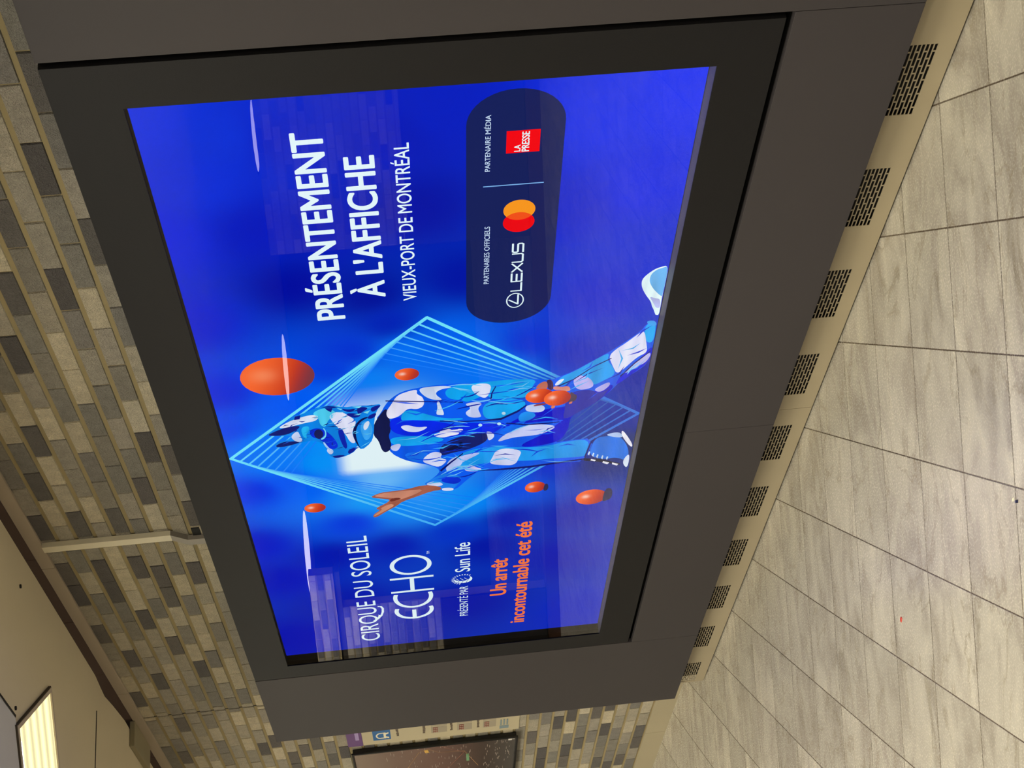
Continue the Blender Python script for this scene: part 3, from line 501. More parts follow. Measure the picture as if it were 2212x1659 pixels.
def luminaire(cx, cy, label, M, ln=1.2):
    o = thing('ceiling_light', label, 'ceiling light', (cx, cy, H - .006), -TH, 'rectangular ceiling lights')
    hw, hl = .245, ln / 2
    boxobj('diffuser', -hw, hw, -hl, hl, -.002, .004, M, o)
    b = MB()
    b.box(-hw - .016, -hw, -hl - .016, hl + .016, -.008, .006); b.box(hw, hw + .016, -hl - .016, hl + .016, -.008, .006)
    b.box(-hw, hw, -hl - .016, -hl, -.008, .006); b.box(-hw, hw, hl, hl + .016, -.008, .006)
    b.obj('frame', M_frame, o)
    b = MB()
    for s in (-1, 1):
        b.box(s * (hw + .0162), s * (hw + .0185), -hl - .02, hl + .02, -.005, .006)
        b.box(-hw - .02, hw + .02, s * (hl + .0162), s * (hl + .0185), -.005, .006)
    b.obj('shadow_gap', M_gap, o)
    return o
mid = (Vector((-5.008, -.46, 0)) + Vector((-5.438, -.146, 0))) / 2
c = mid - D2 * .6
lv = luminaire(c.x, c.y, 'rectangular ceiling light with yellow streaked diffuser close to the brick wall, the one in view', M_lampv)
b = MB(); b.box(.222, .229, -.6, .55, -.004, -.0021)
b.obj('lamp_tube', mat('tube_glow', (1, 1, .95), emit=2.2, emit_color=(1, 1, .95)), lv)
for (x, y, ln, lb) in ((-3.45, -1.85, 1.2, 'unseen added rectangular ceiling light over the floor in front of the lit display'),
                   (-1.75, -3.4, 1.2, 'unseen added rectangular ceiling light above the spot where the picture is taken'),
                   (0.6, -1.6, 1.2, 'unseen added rectangular ceiling light near the right end of the hall'),
                   (-7.2, -2.9, 1.2, 'unseen added rectangular ceiling light over the middle of the hall'),
                   (-9.0, -2.1, 1.2, 'unseen added rectangular ceiling light beyond the wall map'),
                   (-12.2, -2.3, 1.2, 'unseen added rectangular ceiling light at the far end beside the brick wall'),
                   (-4.9, -4.9, 1.2, 'unseen added rectangular ceiling light near the notice boards')):
    luminaire(x, y, lb, M_lamp, ln)  # lamps out of view, added and made strong to light the hall
M_disc = mat('disc_glow', (1, 1, 1), emit=5.0, emit_color=(1.0, .93, .86))
for i, (x, y, r) in enumerate(((-14.38, -10.47, .46), (-17.5, -8.91, .47), (-19.87, -7.15, .62))):
    o = thing('round_ceiling_light', ('round ceiling light farthest right in the glass reflection', 'round ceiling light in the middle of the three reflected ones', 'round ceiling light farthest left in the glass reflection')[i], 'ceiling light', (x, y, 2.80), 0, 'round ceiling lights')
    b = MB(); P = []; n = 32
    for zz, rr_ in ((0.03, r), (0.0, r), (-.012, r * .6)):
        P += [(rr_ * math.cos(2 * math.pi * k / n), rr_ * math.sin(2 * math.pi * k / n), zz) for k in range(n)]
    F = [(k, (k + 1) % n, (k + 1) % n + n, k + n) for k in range(n)] + [(k + n, (k + 1) % n + n, (k + 1) % n + 2 * n, k + 2 * n) for k in range(n)] + [tuple(range(2 * n, 3 * n))[::-1]]
    b.add(P, F); b.obj('diffuser', M_disc, o)
    b = MB(); P = []
    for zz, rr_ in ((0.05, r + .05), (0.0, r + .05), (0.0, r + .001), (0.05, r + .001)):
        P += [(rr_ * math.cos(2 * math.pi * k / n), rr_ * math.sin(2 * math.pi * k / n), zz) for k in range(n)]
    b.add(P, [(k + j * n, (k + 1) % n + j * n, (k + 1) % n + (j + 1) % 4 * n, k + (j + 1) % 4 * n) for k in range(n) for j in range(4)])
    b.obj('rim', M_shade, o)

# ------------------------------------------------------------------ display cabinet
KIOSK = thing('advertising_display', 'large black wall-mounted advertising display with a bright blue poster on its screen', 'display', (0, 0, 0))
M_cab = mat('graphite_panel', rgb('#3b3739'), rough=0.6, metal=0.0, bump=0.12, bump_scale=600, vary=0.03, spec=0.2)
M_frm = mat('black_frame', rgb('#141315'), rough=0.6, bump=0.15, bump_scale=500, spec=0.18)
M_blk = mat('black_void', rgb('#0a0a0a'), rough=0.8)
GR = .010                                           # groove round the door frame
XG, XH, ZG = -2.271, -5.982, .4489
OX0, OX1, OZ0, OZ1 = -5.845, -2.4255, .6017, 1.9225  # window in the door frame
b = MB()                                            # shell: sides, top, bottom and back as one carcass
b.box(XL + .003, XR - .003, .245, .2565, ZB + .003, ZT - .003)
b.box(XL + .003, XL + .02, .02, .245, ZB + .003, ZT - .003)
b.box(XR - .02, XR - .003, .02, .245, ZB + .003, ZT - .003)
b.box(XL + .02, XR - .02, .02, .245, ZT - .02, ZT - .003)
b.box(XL + .02, XR - .02, .02, .245, ZB + .003, ZB + .02)
b.obj('carcass', M_cab, KIOSK)
boxobj('groove_backing', XL + .03, XR - .03, .078, .084, ZB + .03, ZT - .03, M_blk, KIOSK)
sm = .0006
boxobj('front_panel', XG + sm, XR, 0, .02, ZB, ZT, M_cab, KIOSK, bevel=.0015)
boxobj('front_panel', XL, XH - sm, 0, .02, ZB, ZT, M_cab, KIOSK, bevel=.0012)
boxobj('front_panel', -4.1336 + sm, XG - sm, 0, .02, ZB, ZG, M_cab, KIOSK, bevel=.0012)
boxobj('front_panel', XH + sm, -4.1336 - sm, 0, .02, ZB, ZG, M_cab, KIOSK, bevel=.0012)
# door frame: four bars round the window, one mesh with a bevelled opening
def ring(b, ox0, ox1, oz0, oz1, ix0, ix1, iz0, iz1, y0, y1):
    P = []
    for y in (y0, y1):
        P += [(ox0, y, oz0), (ox1, y, oz0), (ox1, y, oz1), (ox0, y, oz1), (ix0, y, iz0), (ix1, y, iz0), (ix1, y, iz1), (ix0, y, iz1)]
    F = []
    for k in range(4):
        k2 = (k + 1) % 4
        F += [(k, k2, k2 + 4, k + 4), (k + 8, k + 12, k2 + 12, k2 + 8), (k, k + 8, k2 + 8, k2), (k + 4, k2 + 4, k2 + 12, k + 12)]
    b.add(P, F)
b = MB(); ring(b, XH + .004, XG - .018, ZG + .017, ZT - .001, OX0, OX1, OZ0, OZ1, .001, .0035)
b.obj('door_frame', M_frm, KIOSK, bevel=.0008)
b = MB(); ring(b, XH + .004, XG - .018, ZG + .017, ZT - .001, XH + .006, XG - .020, ZG + .019, ZT - .003, .0036, .03)
b.obj('door_frame_edge', M_frm, KIOSK)
# glass pane right behind the door frame
M_glass = bpy.data.materials.new('cover_glass'); M_glass.use_nodes = True
nt = M_glass.node_tree; N = nt.nodes; L = nt.links
N.remove(N['Principled BSDF'])
fr = nd('ShaderNodeFresnel'); fr.inputs['IOR'].default_value = 1.53
gm = nd('ShaderNodeNewGeometry')
fac = math_('MULTIPLY', fr.outputs[0], math_('SUBTRACT', 1.0, gm.outputs['Backfacing']))
tr = nd('ShaderNodeBsdfTransparent'); gl = nd('ShaderNodeBsdfGlossy'); gl.inputs['Roughness'].default_value = 0.0
gl.inputs['Color'].default_value = (.95, .95, 1, 1)
ms = nd('ShaderNodeMixShader'); L.new(fac, ms.inputs[0]); L.new(tr.outputs[0], ms.inputs[1]); L.new(gl.outputs[0], ms.inputs[2])
L.new(ms.outputs[0], N['Material Output'].inputs['Surface'])
M_clear = bpy.data.materials.new('glass_inside'); M_clear.use_nodes = True
nt = M_clear.node_tree; N = nt.nodes; L = nt.links
N.remove(N['Principled BSDF']); tr = nd('ShaderNodeBsdfTransparent'); tr.inputs['Color'].default_value = (.97, .98, .99, 1)
L.new(tr.outputs[0], N['Material Output'].inputs['Surface'])
b = MB()
gx0, gx1, gz0, gz1 = OX0 - .03, OX1 + .03, OZ0 - .03, OZ1 + .03
P = [(gx0, .0042, gz0), (gx1, .0042, gz0), (gx1, .0042, gz1), (gx0, .0042, gz1), (gx0, .0102, gz0), (gx1, .0102, gz0), (gx1, .0102, gz1), (gx0, .0102, gz1)]
b.add(P, [(0, 1, 2, 3)], mi=0)
b.add(P, [(4, 7, 6, 5), (0, 4, 5, 1), (1, 5, 6, 2), (2, 6, 7, 3), (3, 7, 4, 0)], mi=1)
b.obj('glass_pane', [M_glass, M_clear], KIOSK)

# ------------------------------------------------------------------ the screen and its picture
BX0, BX1, BZ0, BZ1 = -5.8626, -2.36, .600, 1.927
M_lcd = mat('lcd_bezel', rgb('#101012'), rough=0.5)
SCREEN = boxobj('screen_panel', BX0 - .07, BX1 + .05, RY + .0002, RY + .018, BZ0 - .05, BZ1 + .05, M_lcd, KIOSK)
boxobj('sill', BX0 - .02, BX1 + .03, .0106, RY - .002, .570, .5988, mat('sill_grey', rgb('#4b4a50'), rough=.6), KIOSK)
M_pix = bpy.data.materials.new('screen_pixels'); M_pix.use_nodes = True
nt = M_pix.node_tree; N = nt.nodes; L = nt.links
N.remove(N['Principled BSDF'])
vc = nd('ShaderNodeVertexColor'); vc.layer_name = 'tint'
em = nd('ShaderNodeEmission'); em.inputs['Strength'].default_value = 1.02
L.new(vc.outputs['Color'], em.inputs['Color']); L.new(em.outputs[0], N['Material Output'].inputs['Surface'])

LY = .00005
def ly(n): return RY - LY * n
def clip(poly):
    """keep what lies on the lit part of the screen"""
    for ax, s, lim in ((1, 1, BZ0), (1, -1, -BZ1), (0, 1, BX0), (0, -1, -BX1)):
        out = []
        for i in range(len(poly)):
            p, q = poly[i - 1], poly[i]
            dp, dq = s * p[ax] - lim, s * q[ax] - lim
            if (dp >= 0) != (dq >= 0):
                t = dp / (dp - dq); out.append((p[0] + (q[0] - p[0]) * t, p[1] + (q[1] - p[1]) * t))
            if dq >= 0: out.append(tuple(q))
        poly = out
        if len(poly) < 3: return []
    return poly
from mathutils.geometry import tessellate_polygon
def soften(poly, n=2):
    for _ in range(n):
        out = []
        for i in range(len(poly)):
            p, q = poly[i], poly[(i + 1) % len(poly)]
            out += [(p[0] * .75 + q[0] * .25, p[1] * .75 + q[1] * .25), (p[0] * .25 + q[0] * .75, p[1] * .25 + q[1] * .75)]
        poly = out
    return poly
def cloth(poly, col, amp=.16):
    """fold shading put into the colours of the pictured cloth"""
    out = []
    for x, z in poly:
        k = 1 + amp * math.sin(x * 61 + z * 23 + col[0] * 9) * math.cos(z * 47 - x * 19)
        out.append(tuple(min(1.0, v * k) for v in col))
    return out
def flat(b, poly, layer, col):
    poly = clip([tuple(p) for p in poly])
    if callable(col): col = col(poly)
    if len(poly) < 3: return
    y = ly(layer)
    tris = tessellate_polygon([[Vector((p[0], p[1], 0)) for p in poly]])
    b.add([(p[0], y, p[1]) for p in poly], [tuple(t) for t in tris], col)

# backdrop: the picture's own blue field
K = 1.0
samples = [(x, z, rgb((r * (.5 if r < 60 else 1) * (.4 if z < 1.03 else 1), g * (.86 if g < 90 else 1) * (.85 if z < 1.03 else 1), bl * (.96 if g < 90 else 1)))) for x, z, r, g, bl in BACKDROP]
NX, NZ = 150, 76
b = MB(); P = []; Cc = []
gxa, gxb, gza, gzb = -4.2917, -4.03, 1.327, 1.558
def sst(a, c, v):
    t = max(0, min(1, (v - a) / (c - a))); return t * t * (3 - 2 * t)
for j in range(NZ + 1):
    z = BZ0 + (BZ1 - BZ0) * j / NZ
    for i in range(NX + 1):
        x = BX0 + (BX1 - BX0) * i / NX
        W = 0; A = [0, 0, 0]
        for sx_, sz_, cc in samples:
            d2 = (x - sx_) ** 2 + (z - sz_) ** 2 + .0012
            wt = 1 / d2 ** 1.7
            W += wt
            for q in range(3): A[q] += wt * cc[q]
        A = [a / W for a in A]
        g = sst(-4.33, -4.27, x) * sst(1.27, 1.36, z) * sst(1.60, 1.545, z) * sst(-3.75, -4.02, x)
        A = [a * (1 - g) + t * g for a, t in zip(A, rgb('#e9fbff'))]
        P.append((x, ly(0), z)); Cc.append(A)
F = [(j * (NX + 1) + i, j * (NX + 1) + i + 1, (j + 1) * (NX + 1) + i + 1, (j + 1) * (NX + 1) + i) for j in range(NZ) for i in range(NX)]
b.add(P, F, Cc); b.obj('poster_backdrop', M_pix, SCREEN, attr=True)

# nested light lines
def lerp(a, c, t): return (a[0] + (c[0] - a[0]) * t, a[1] + (c[1] - a[1]) * t)
def stroke(b, pts, wd, layer, cols, closed=False):
    if callable(cols[0]):
        fine = []
        for i in range(len(pts)):
            for s_ in range(10): fine.append(lerp(pts[i], pts[(i + 1) % len(pts)], s_ / 10))
        pts = fine; cols = [cols[0]] * len(pts)
    n = len(pts)
    for i in range(n if closed else n - 1):
        p, q = pts[i], pts[(i + 1) % n]
        dx, dz = q[0] - p[0], q[1] - p[1]; l = math.hypot(dx, dz) or 1
        nx, nz = -dz / l * wd / 2, dx / l * wd / 2
        ex, ez = dx / l * wd * .3, dz / l * wd * .3
        poly = [(p[0] + nx - ex, p[1] + nz - ez), (p[0] - nx - ex, p[1] - nz - ez), (q[0] - nx + ex, q[1] - nz + ez), (q[0] + nx + ex, q[1] + nz + ez)]
        flat(b, poly, layer, cols if not callable(cols[0]) and isinstance(cols[0], float) else cols[i])
def line_tint(poly, fade):
    out = []
    for p in poly:
        far = sst(.62, .30, math.hypot(p[0] - DIAMOND[2][0], p[1] - DIAMOND[2][1]))
        low = sst(-4.2, -4.7, p[0])
        hi = Vector(rgb('#74e8ff')).lerp(Vector(rgb('#48b6ff')), low).lerp(Vector(rgb('#2f78e0')), far)
        un = Vector(rgb('#0a78ff')).lerp(Vector(rgb('#1f4596')), far)
        out.append(tuple(un.lerp(hi, fade)))
    return out
b = MB()
Q = [tuple(p) for p in DIAMOND]
Q[0] = lerp(DIAMOND[0], DIAMOND[1], 0.0)
cent = (sum(p[0] for p in Q) / 4, sum(p[1] for p in Q) / 4)
cur = Q
for k in range(8):
    fade = max(0.0, 1 - k / 7.5) ** 1.25
    cols = [lambda q, fade=fade: line_tint(q, fade)] * 4
    wdt = .0095 * (1 - .07 * k) if k else .0145
    stroke(b, cur, wdt * .85, 2, cols, True)
    t = .040
    cur = [lerp(cur[i], cur[(i - 1) % 4], t) for i in range(4)]
b.obj('light_lines', M_pix, SCREEN, attr=True)

# balls with their own picture shading
def ball_mesh(cx, cz, rx, rz, layer, n=28, rings=9, tone=0):
    b = MB(); P = []; Cc = []
    y = ly(layer)
    def shade(u, v):  # u along x, v along z (up)
        d = math.sqrt(u * u + v * v)
        lit = .5 + .5 * (v * .85 + u * .25)
        base = Vector(rgb('#c8321c')).lerp(Vector(rgb('#ff6a30')), sst(.15, .85, lit))
        base = base.lerp(Vector(rgb('#6e3a48')), sst(.40, .08, lit) * (.85 if tone == 0 else .35))
        hl = math.exp(-((u - .12) ** 2 + (v - .38) ** 2) / (.05 if tone else .12))
        base = base.lerp(Vector(rgb('#ffd9c8' if tone else '#ffa070')), hl * (.85 if tone else .5))
        return tuple(base)
    P.append((cx, y, cz)); Cc.append(shade(0, 0))
    for r in range(1, rings + 1):
        for k in range(n):
            a = 2 * math.pi * k / n; u = math.cos(a) * r / rings; v = math.sin(a) * r / rings
            P.append((cx + u * rx, y, cz + v * rz)); Cc.append(shade(u, v))
    F = [(0, 1 + k, 1 + (k + 1) % n) for k in range(n)]
    for r in range(rings - 1):
        for k in range(n):
            a0 = 1 + r * n; a1 = a0 + n
            F.append((a0 + k, a1 + k, a1 + (k + 1) % n, a0 + (k + 1) % n))
    b.add(P, F, Cc)
    return b.obj('juggling_ball', M_pix, SCREEN, attr=True)
for i, (cx, cz, rz_, rx_) in enumerate(BALLS):
    ball_mesh(cx, cz, rx_, rz_, 6 if i < 5 else 16 + i, tone=0 if i == 0 else 1)

# figure, shoe, mask and hands
groups = {}
for name, col, layer, poly in ART:
    groups.setdefault('performer_figure' if name == 'costume_patch' else name, []).append((col, layer, poly))
def inside(p, poly):
    r = False
    for i in range(len(poly)):
        a, c = poly[i - 1], poly[i]
        if (a[1] > p[1]) != (c[1] > p[1]) and p[0] < (c[0] - a[0]) * (p[1] - a[1]) / (c[1] - a[1]) + a[0]: r = not r
    return r
body = soften([tuple(p) for c_, l_, p in groups['performer_figure'] if l_ == 10][0], 1)
mask = [tuple(p) for c_, l_, p in groups['performer_mask']][0] if False else [tuple(p) for p in groups['performer_mask'][0][2]]
rs = random.Random(21)
def slivers(out, shape, n, ln, wd, cols, layer, ang):
    xs_ = [p[0] for p in shape]; zs_ = [p[1] for p in shape]; k = 0; tries = 0
    while k < n and tries < n * 40:
        tries += 1
        c = (rs.uniform(min(xs_), max(xs_)), rs.uniform(min(zs_), max(zs_)))
        a = ang(c) + rs.gauss(0, .35); l = rs.uniform(*ln); w_ = rs.uniform(*wd)
        d = (math.cos(a) * l / 2, math.sin(a) * l / 2); n_ = (-math.sin(a) * w_ / 2, math.cos(a) * w_ / 2)
        bend = rs.uniform(-.25, .25) * l
        p0 = (c[0] - d[0], c[1] - d[1]); p1 = (c[0] + d[0], c[1] + d[1]); m_ = (c[0] - math.sin(a) * bend, c[1] + math.cos(a) * bend)
        if not all(inside(q, shape) for q in (c, p0, p1, m_)): continue
        out.append((rs.choice(cols), layer, [p0, (m_[0] - n_[0], m_[1] - n_[1]), p1, (m_[0] + n_[0], m_[1] + n_[1])])); k += 1
def limb(c):
    if c[0] > -4.02 and c[1] < .95: return math.radians(-35)     # raised leg
    return math.radians(-88)
slivers(groups['performer_figure'], body, 120, (.05, .14), (.004, .011), ('#0a2fd0', '#0d49e6', '#0820a8', '#3fb4f8', '#78c8f8', '#1260f0'), 14, limb)
slivers(groups['performer_mask'], mask, 46, (.02, .05), (.003, .007), ('#0f2a9c', '#5fc4f2', '#1560d8', '#0c1a70'), 17, lambda c: math.radians(-70))
for name in groups:
    b = MB()
    for col, layer, poly in groups[name]:
        c_ = rgb(col)
        area = abs(sum(poly[i - 1][0] * poly[i][1] - poly[i][0] * poly[i - 1][1] for i in range(len(poly)))) / 2
        thin = col in ('#0a1470', '#080c30') or area < .0004
        n_ = 0 if thin else 1 if layer in (10, 15) or name.startswith('performer_hand') else 2
        flat(b, soften(poly, n_), layer, (lambda q, c_=c_: cloth(q, c_)))
    b.obj(name.rstrip('0123456789'), M_pix, SCREEN, attr=True)

# lettering
def text_mesh(s, offset=0.0, space=1.0):
    cu = bpy.data.curves.new('txt', 'FONT'); cu.body = s; cu.offset = offset; cu.space_character = space
    cu.resolution_u = 6
    o = bpy.data.objects.new('txt', cu); COL.objects.link(o)
    dg = bpy.context.evaluated_depsgraph_get(); dg.update()
    me = bpy.data.meshes.new_from_object(o.evaluated_get(dg))
    bpy.data.objects.remove(o); bpy.data.curves.remove(cu)
    return me
_h = text_mesh('H'); CAPH = max(v.co.y for v in _h.vertices)
def lettering(s, x0, x1, zb, zc, col, layer=30, offset=0.0, name='lettering', parent=None, M=None, y=None, space=1.0, slant=0.0):
    me = text_mesh(s, 0.0, space)
    xa, xb = min(v.co.x for v in me.vertices), max(v.co.x for v in me.vertices)
    kx = (x1 - x0) / (xb - xa); kz = (zc - zb) / CAPH
    yy = ly(layer) if y is None else y
    b = MB()
    w_ = offset * (zc - zb)
    shifts = [(0, 0)] if not offset else [(0, 0), (w_, 0), (-w_, 0), (0, w_ * .5), (0, -w_ * .5), (w_ * .7, w_ * .35), (-w_ * .7, w_ * .35), (w_ * .7, -w_ * .35), (-w_ * .7, -w_ * .35)]
    kx = (x1 - x0 - 2 * w_) / (xb - xa)
    for dx, dz in shifts:
        P = [(x0 + w_ + dx + (v.co.x - xa) * kx + v.co.y * kz * slant, yy, zb + dz + v.co.y * kz) for v in me.vertices]
        b.add(P, [tuple(p.vertices) for p in me.polygons], col)
    bpy.data.meshes.remove(me)
    return b.obj(name, M or M_pix, parent or SCREEN, attr=True)
WHT = rgb('#e8fbff'); T = TEXTS
lettering('PRÉSENTEMENT', *T['PRÉSENTEMENT'], WHT, offset=.045)
lettering("À L'AFFICHE", *T["À L'AFFICHE"], WHT, offset=.045)
lettering('VIEUX-PORT DE MONTRÉAL', *T['VIEUX-PORT DE MONTRÉAL'], WHT, offset=.015)
SOFT = rgb('#c9dcf6')
lettering('PARTENAIRES OFFICIELS', *T['PARTENAIRES OFFICIELS'], SOFT, offset=.02)
lettering('PARTENAIRE MÉDIA', *T['PARTENAIRE MÉDIA'], SOFT, offset=.02)
lettering('CIRQUE DU SOLEIL', *T['CIRQUE DU SOLEIL'], WHT, offset=0)
lettering('PRÉSENTÉ PAR', *T['PRÉSENTÉ PAR'], WHT, offset=.0)
lettering('Sun Life', *T['Sun Life'], WHT, offset=.015)
lettering('TM', *T['TM'], WHT, offset=.0)
ORG = rgb('#ff7a3c')
lettering('Un arrêt', *T['Un arrêt'], ORG, offset=.055)
lettering('incontournable cet été', *T['incontournable cet été'], ORG, offset=.055)
# swash of the Q
b = MB()
x0, x1, zb, zc = T['CIRQUE DU SOLEIL']
sw = SWASH
stroke(b, sw, .009, 30, WHT); b.obj('lettering_swash', M_pix, SCREEN, attr=True)
# ECHO, drawn letter by letter
def arc(cx, cz, rx, rz, a0, a1, n=26):
    return [(cx + rx * math.cos(math.radians(a0 + (a1 - a0) * k / n)), cz + rz * math.sin(math.radians(a0 + (a1 - a0) * k / n))) for k in range(n + 1)]
b = MB(); x0, x1, zb, zc = T['ECHO']; W_ = x1 - x0; hz = (zc - zb) / 2; zm = (zc + zb) / 2; sw_ = .0165
stroke(b, arc(x0 + .088, zm, .088 - sw_ / 2, hz - sw_ / 2, 74, 286), sw_, 30, WHT)
stroke(b, [(x0 + .01, zm), (x0 + .088, zm)], sw_, 30, WHT)
stroke(b, arc(x0 + .222, zm, .108 - sw_ / 2, hz - sw_ / 2, 72, 288), sw_, 30, WHT)
for xx in (x0 + .282, x0 + .408): stroke(b, [(xx, zb), (xx, zc)], sw_, 30, WHT)
stroke(b, [(x0 + .282, zm), (x0 + .408, zm)], sw_, 30, WHT)
stroke(b, arc(x1 - .088, zm, .088 - sw_ / 2, hz - sw_ / 2, 0, 360, 40), sw_, 30, WHT)
b.obj('lettering', M_pix, SCREEN, attr=True)
# sun emblem
b = MB(); cx, cz, rz_, rx_ = SUN
for k in range(15):
    a = math.radians(-38 + k * 14.2)
    c1, s1 = math.cos(a), math.sin(a)
    p0 = (cx + rx_ * 1.02 * c1, cz + rz_ * 1.0 * s1); p1 = (cx + rx_ * 1.35 * c1, cz + rz_ * 1.28 * s1)
    t_ = (-s1 * .0032, c1 * .0032)
    flat(b, [(p0[0] - t_[0], p0[1] - t_[1]), (p0[0] + t_[0], p0[1] + t_[1]), (p1[0], p1[1])], 30, WHT)
outer = arc(cx, cz, rx_ * .92, rz_ * .95, 95, 300, 20)
inner = arc(cx + rx_ * .35, cz + rz_ * .1, rx_ * .75, rz_ * .82, 300, 95, 20)
flat(b, outer + inner, 30, WHT)
for q in (-.45, 0.0, .45):
    stroke(b, [(cx - rx_ * .9, cz + q * rz_ + .006), (cx - rx_ * .2, cz + q * rz_ - .003), (cx + rx_ * .3, cz + q * rz_ + .008)], .0022, 31, rgb('#1a2bb0'))
    stroke(b, [(cx - rx_ * .2, cz + q * rz_ - .001), (cx + rx_ * .35, cz + q * rz_ + .012)], .0022, 31, WHT)
b.obj('sun_emblem', M_pix, SCREEN, attr=True)
# partner plate
xl, xr_ = CAPSULE[3][0], CAPSULE[2][0]; zt_, zb_ = 1.1653, .9264
R_ = .118
def rounded(x0, x1, z0, z1, r, n=10):
    P = []
    for (cx_, cz_, a0) in ((x1 - r, z1 - r, 0), (x0 + r, z1 - r, 90), (x0 + r, z0 + r, 180), (x1 - r, z0 + r, 270)):
        P += arc(cx_, cz_, r, r, a0, a0 + 90, n)
    return P
b = MB(); flat(b, rounded(xl, xr_, zb_, zt_, R_), 8, rgb('#14205c')); b.obj('partner_plate', M_pix, SCREEN, attr=True)
b = MB(); stroke(b, [(-2.857, .9707), (-2.857, 1.1216)], .004, 20, rgb('#7cb0e8')); b.obj('divider_line', M_pix, SCREEN, attr=True)
# linked circles
b = MB(); (ax_, az_, ar, _), (bx_, bz_, br, _) = CIRCLES
flat(b, arc(ax_, az_, .0415, .0415, 0, 360, 40)[:-1], 20, rgb('#f30512'))
flat(b, arc(bx_, bz_, .0415, .0415, 0, 360, 40)[:-1], 21, rgb('#ff9a20'))
xm = (ax_ + bx_) / 2; half = (bx_ - ax_) / 2; aa = math.degrees(math.acos(half / .0415))
flat(b, arc(ax_, az_, .0415, .0415, -aa, aa, 16) + arc(bx_, bz_, .0415, .0415, 180 - aa, 180 + aa, 16), 22, rgb('#f8521a'))
b.obj('linked_circles', M_pix, SCREEN, attr=True)
# red square
b = MB(); flat(b, [(-2.7361, .9858), (-2.6548, .9858), (-2.6548, 1.068), (-2.7361, 1.068)], 20, rgb('#fa0512')); RS = b.obj('red_square', M_pix, SCREEN, attr=True)
lettering('LA', *T['LA'], WHT, offset=.04)
lettering('PRESSE', *T['PRESSE'], WHT, offset=.04)
# car maker emblem: ring with a leaning L, then the spaced word
b = MB(); cx, cz, rz_, rx_ = EMBLEM
stroke(b, arc(cx, cz, rx_ * .93, rz_ * .86, 0, 360, 36), .0036, 20, WHT)
stroke(b, [(cx + rx_ * .1, cz + rz_ * .62), (cx - rx_ * .5, cz - rz_ * .3), (cx + rx_ * .75, cz - rz_ * .3)], .0048, 20, WHT)
b.obj('ring_emblem', M_pix, SCREEN, attr=True)
b = MB(); x0, x1 = -3.322, -3.103; zb, zc = 1.0125, 1.0405; wd = .0052
lw = .0375; gp = .0075
def sl(x, z): return x
X = x0
stroke(b, [(X, zc), (X, zb), (X + lw, zb)], wd, 20, WHT); X += lw + gp
stroke(b, [(X + lw, zc), (X, zc), (X, zb), (X + lw, zb)], wd, 20, WHT); stroke(b, [(X, (zb + zc) / 2), (X + lw * .9, (zb + zc) / 2)], wd, 20, WHT); X += lw + gp
stroke(b, [(X, zc), (X + lw, zb)], wd, 20, WHT); stroke(b, [(X, zb), (X + lw, zc)], wd, 20, WHT); X += lw + gp
stroke(b, [(X, zc), (X, zb + .004), (X + .004, zb), (X + lw - .004, zb), (X + lw, zb + .004), (X + lw, zc)], wd, 20, WHT); X += lw + gp
zm = (zb + zc) / 2
stroke(b, [(X + lw, zc), (X + .003, zc), (X, zc - .004), (X, zm + .003), (X + .003, zm), (X + lw - .003, zm), (X + lw, zm - .003), (X + lw, zb + .004), (X + lw - .003, zb), (X, zb)], wd, 20, WHT)
b.obj('lettering', M_pix, SCREEN, attr=True)

# ------------------------------------------------------------------ vent covers below the cabinet
M_vent = mat('painted_steel_cover', rgb('#a2957b'), rough=0.42, bump=0.08, bump_scale=40, vary=0.06, vary_scale=6)
M_hole = mat('duct_darkness', rgb('#0d0b0a'), rough=0.9)
PITCH, GW = .4495, .2435
VT = .153
def vent_cover(x0, x1, centers, label):
    o = thing('vent_cover', label, 'vent cover', ((x0 + x1) / 2, GY, 0), 0, 'vent covers below the advertising display')
    cx = (x0 + x1) / 2
    y0, y1 = 0.0, .002
    zlo = .0475; rows = 9; rp = .0103
    zhi = zlo + rows * rp
    b = MB()
    b.box(x0 - cx + .001, x1 - cx - .001, y0, y1, 0.006, zlo)
    b.box(x0 - cx + .001, x1 - cx - .001, y0, y1, zhi, VT)
    edges = [x0 + .001]
    for c in centers: edges += [c - GW / 2, c + GW / 2]
    edges.append(x1 - .001)
    for k in range(0, len(edges), 2):
        b.box(edges[k] - cx, edges[k + 1] - cx, y0, y1, zlo, zhi)
    b.obj('cover_plate', M_vent, o)
    boxobj('dark_backing', x0 - cx + .01, x1 - cx - .01, .03, .034, .0, VT - .01, M_hole, o)
    for c in centers:
        b = MB(); a = c - GW / 2 - cx; d = c + GW / 2 - cx
        n = 5; sp_ = GW / n
        for r in range(rows):
            z = zlo + r * rp
            b.box(a, d, y0, y1, z, z + .0031)
            shift = 0 if r % 2 else sp_ / 2
            for k in range(n + 1):
                xx = a + k * sp_ + shift
                if xx < a + .004 or xx > d - .004: continue
                b.box(xx - .0022, xx + .0022, y0 + .0002, y1, z + .0031, z + rp)
        b.obj('vent_grille', M_vent, o)
cs = sorted(-2.596 - PITCH * k for k in range(-2, 10))
seam = -4.1611
vent_cover(seam, XR - .05, [c for c in cs if seam < c - .12 and c + .12 < XR - .06], 'beige metal vent cover with slotted grilles, right of its joint, under the display')
vent_cover(-6.785, seam, [c for c in cs if c < seam - .1], 'beige metal vent cover with slotted grilles, left of its joint, under the display')

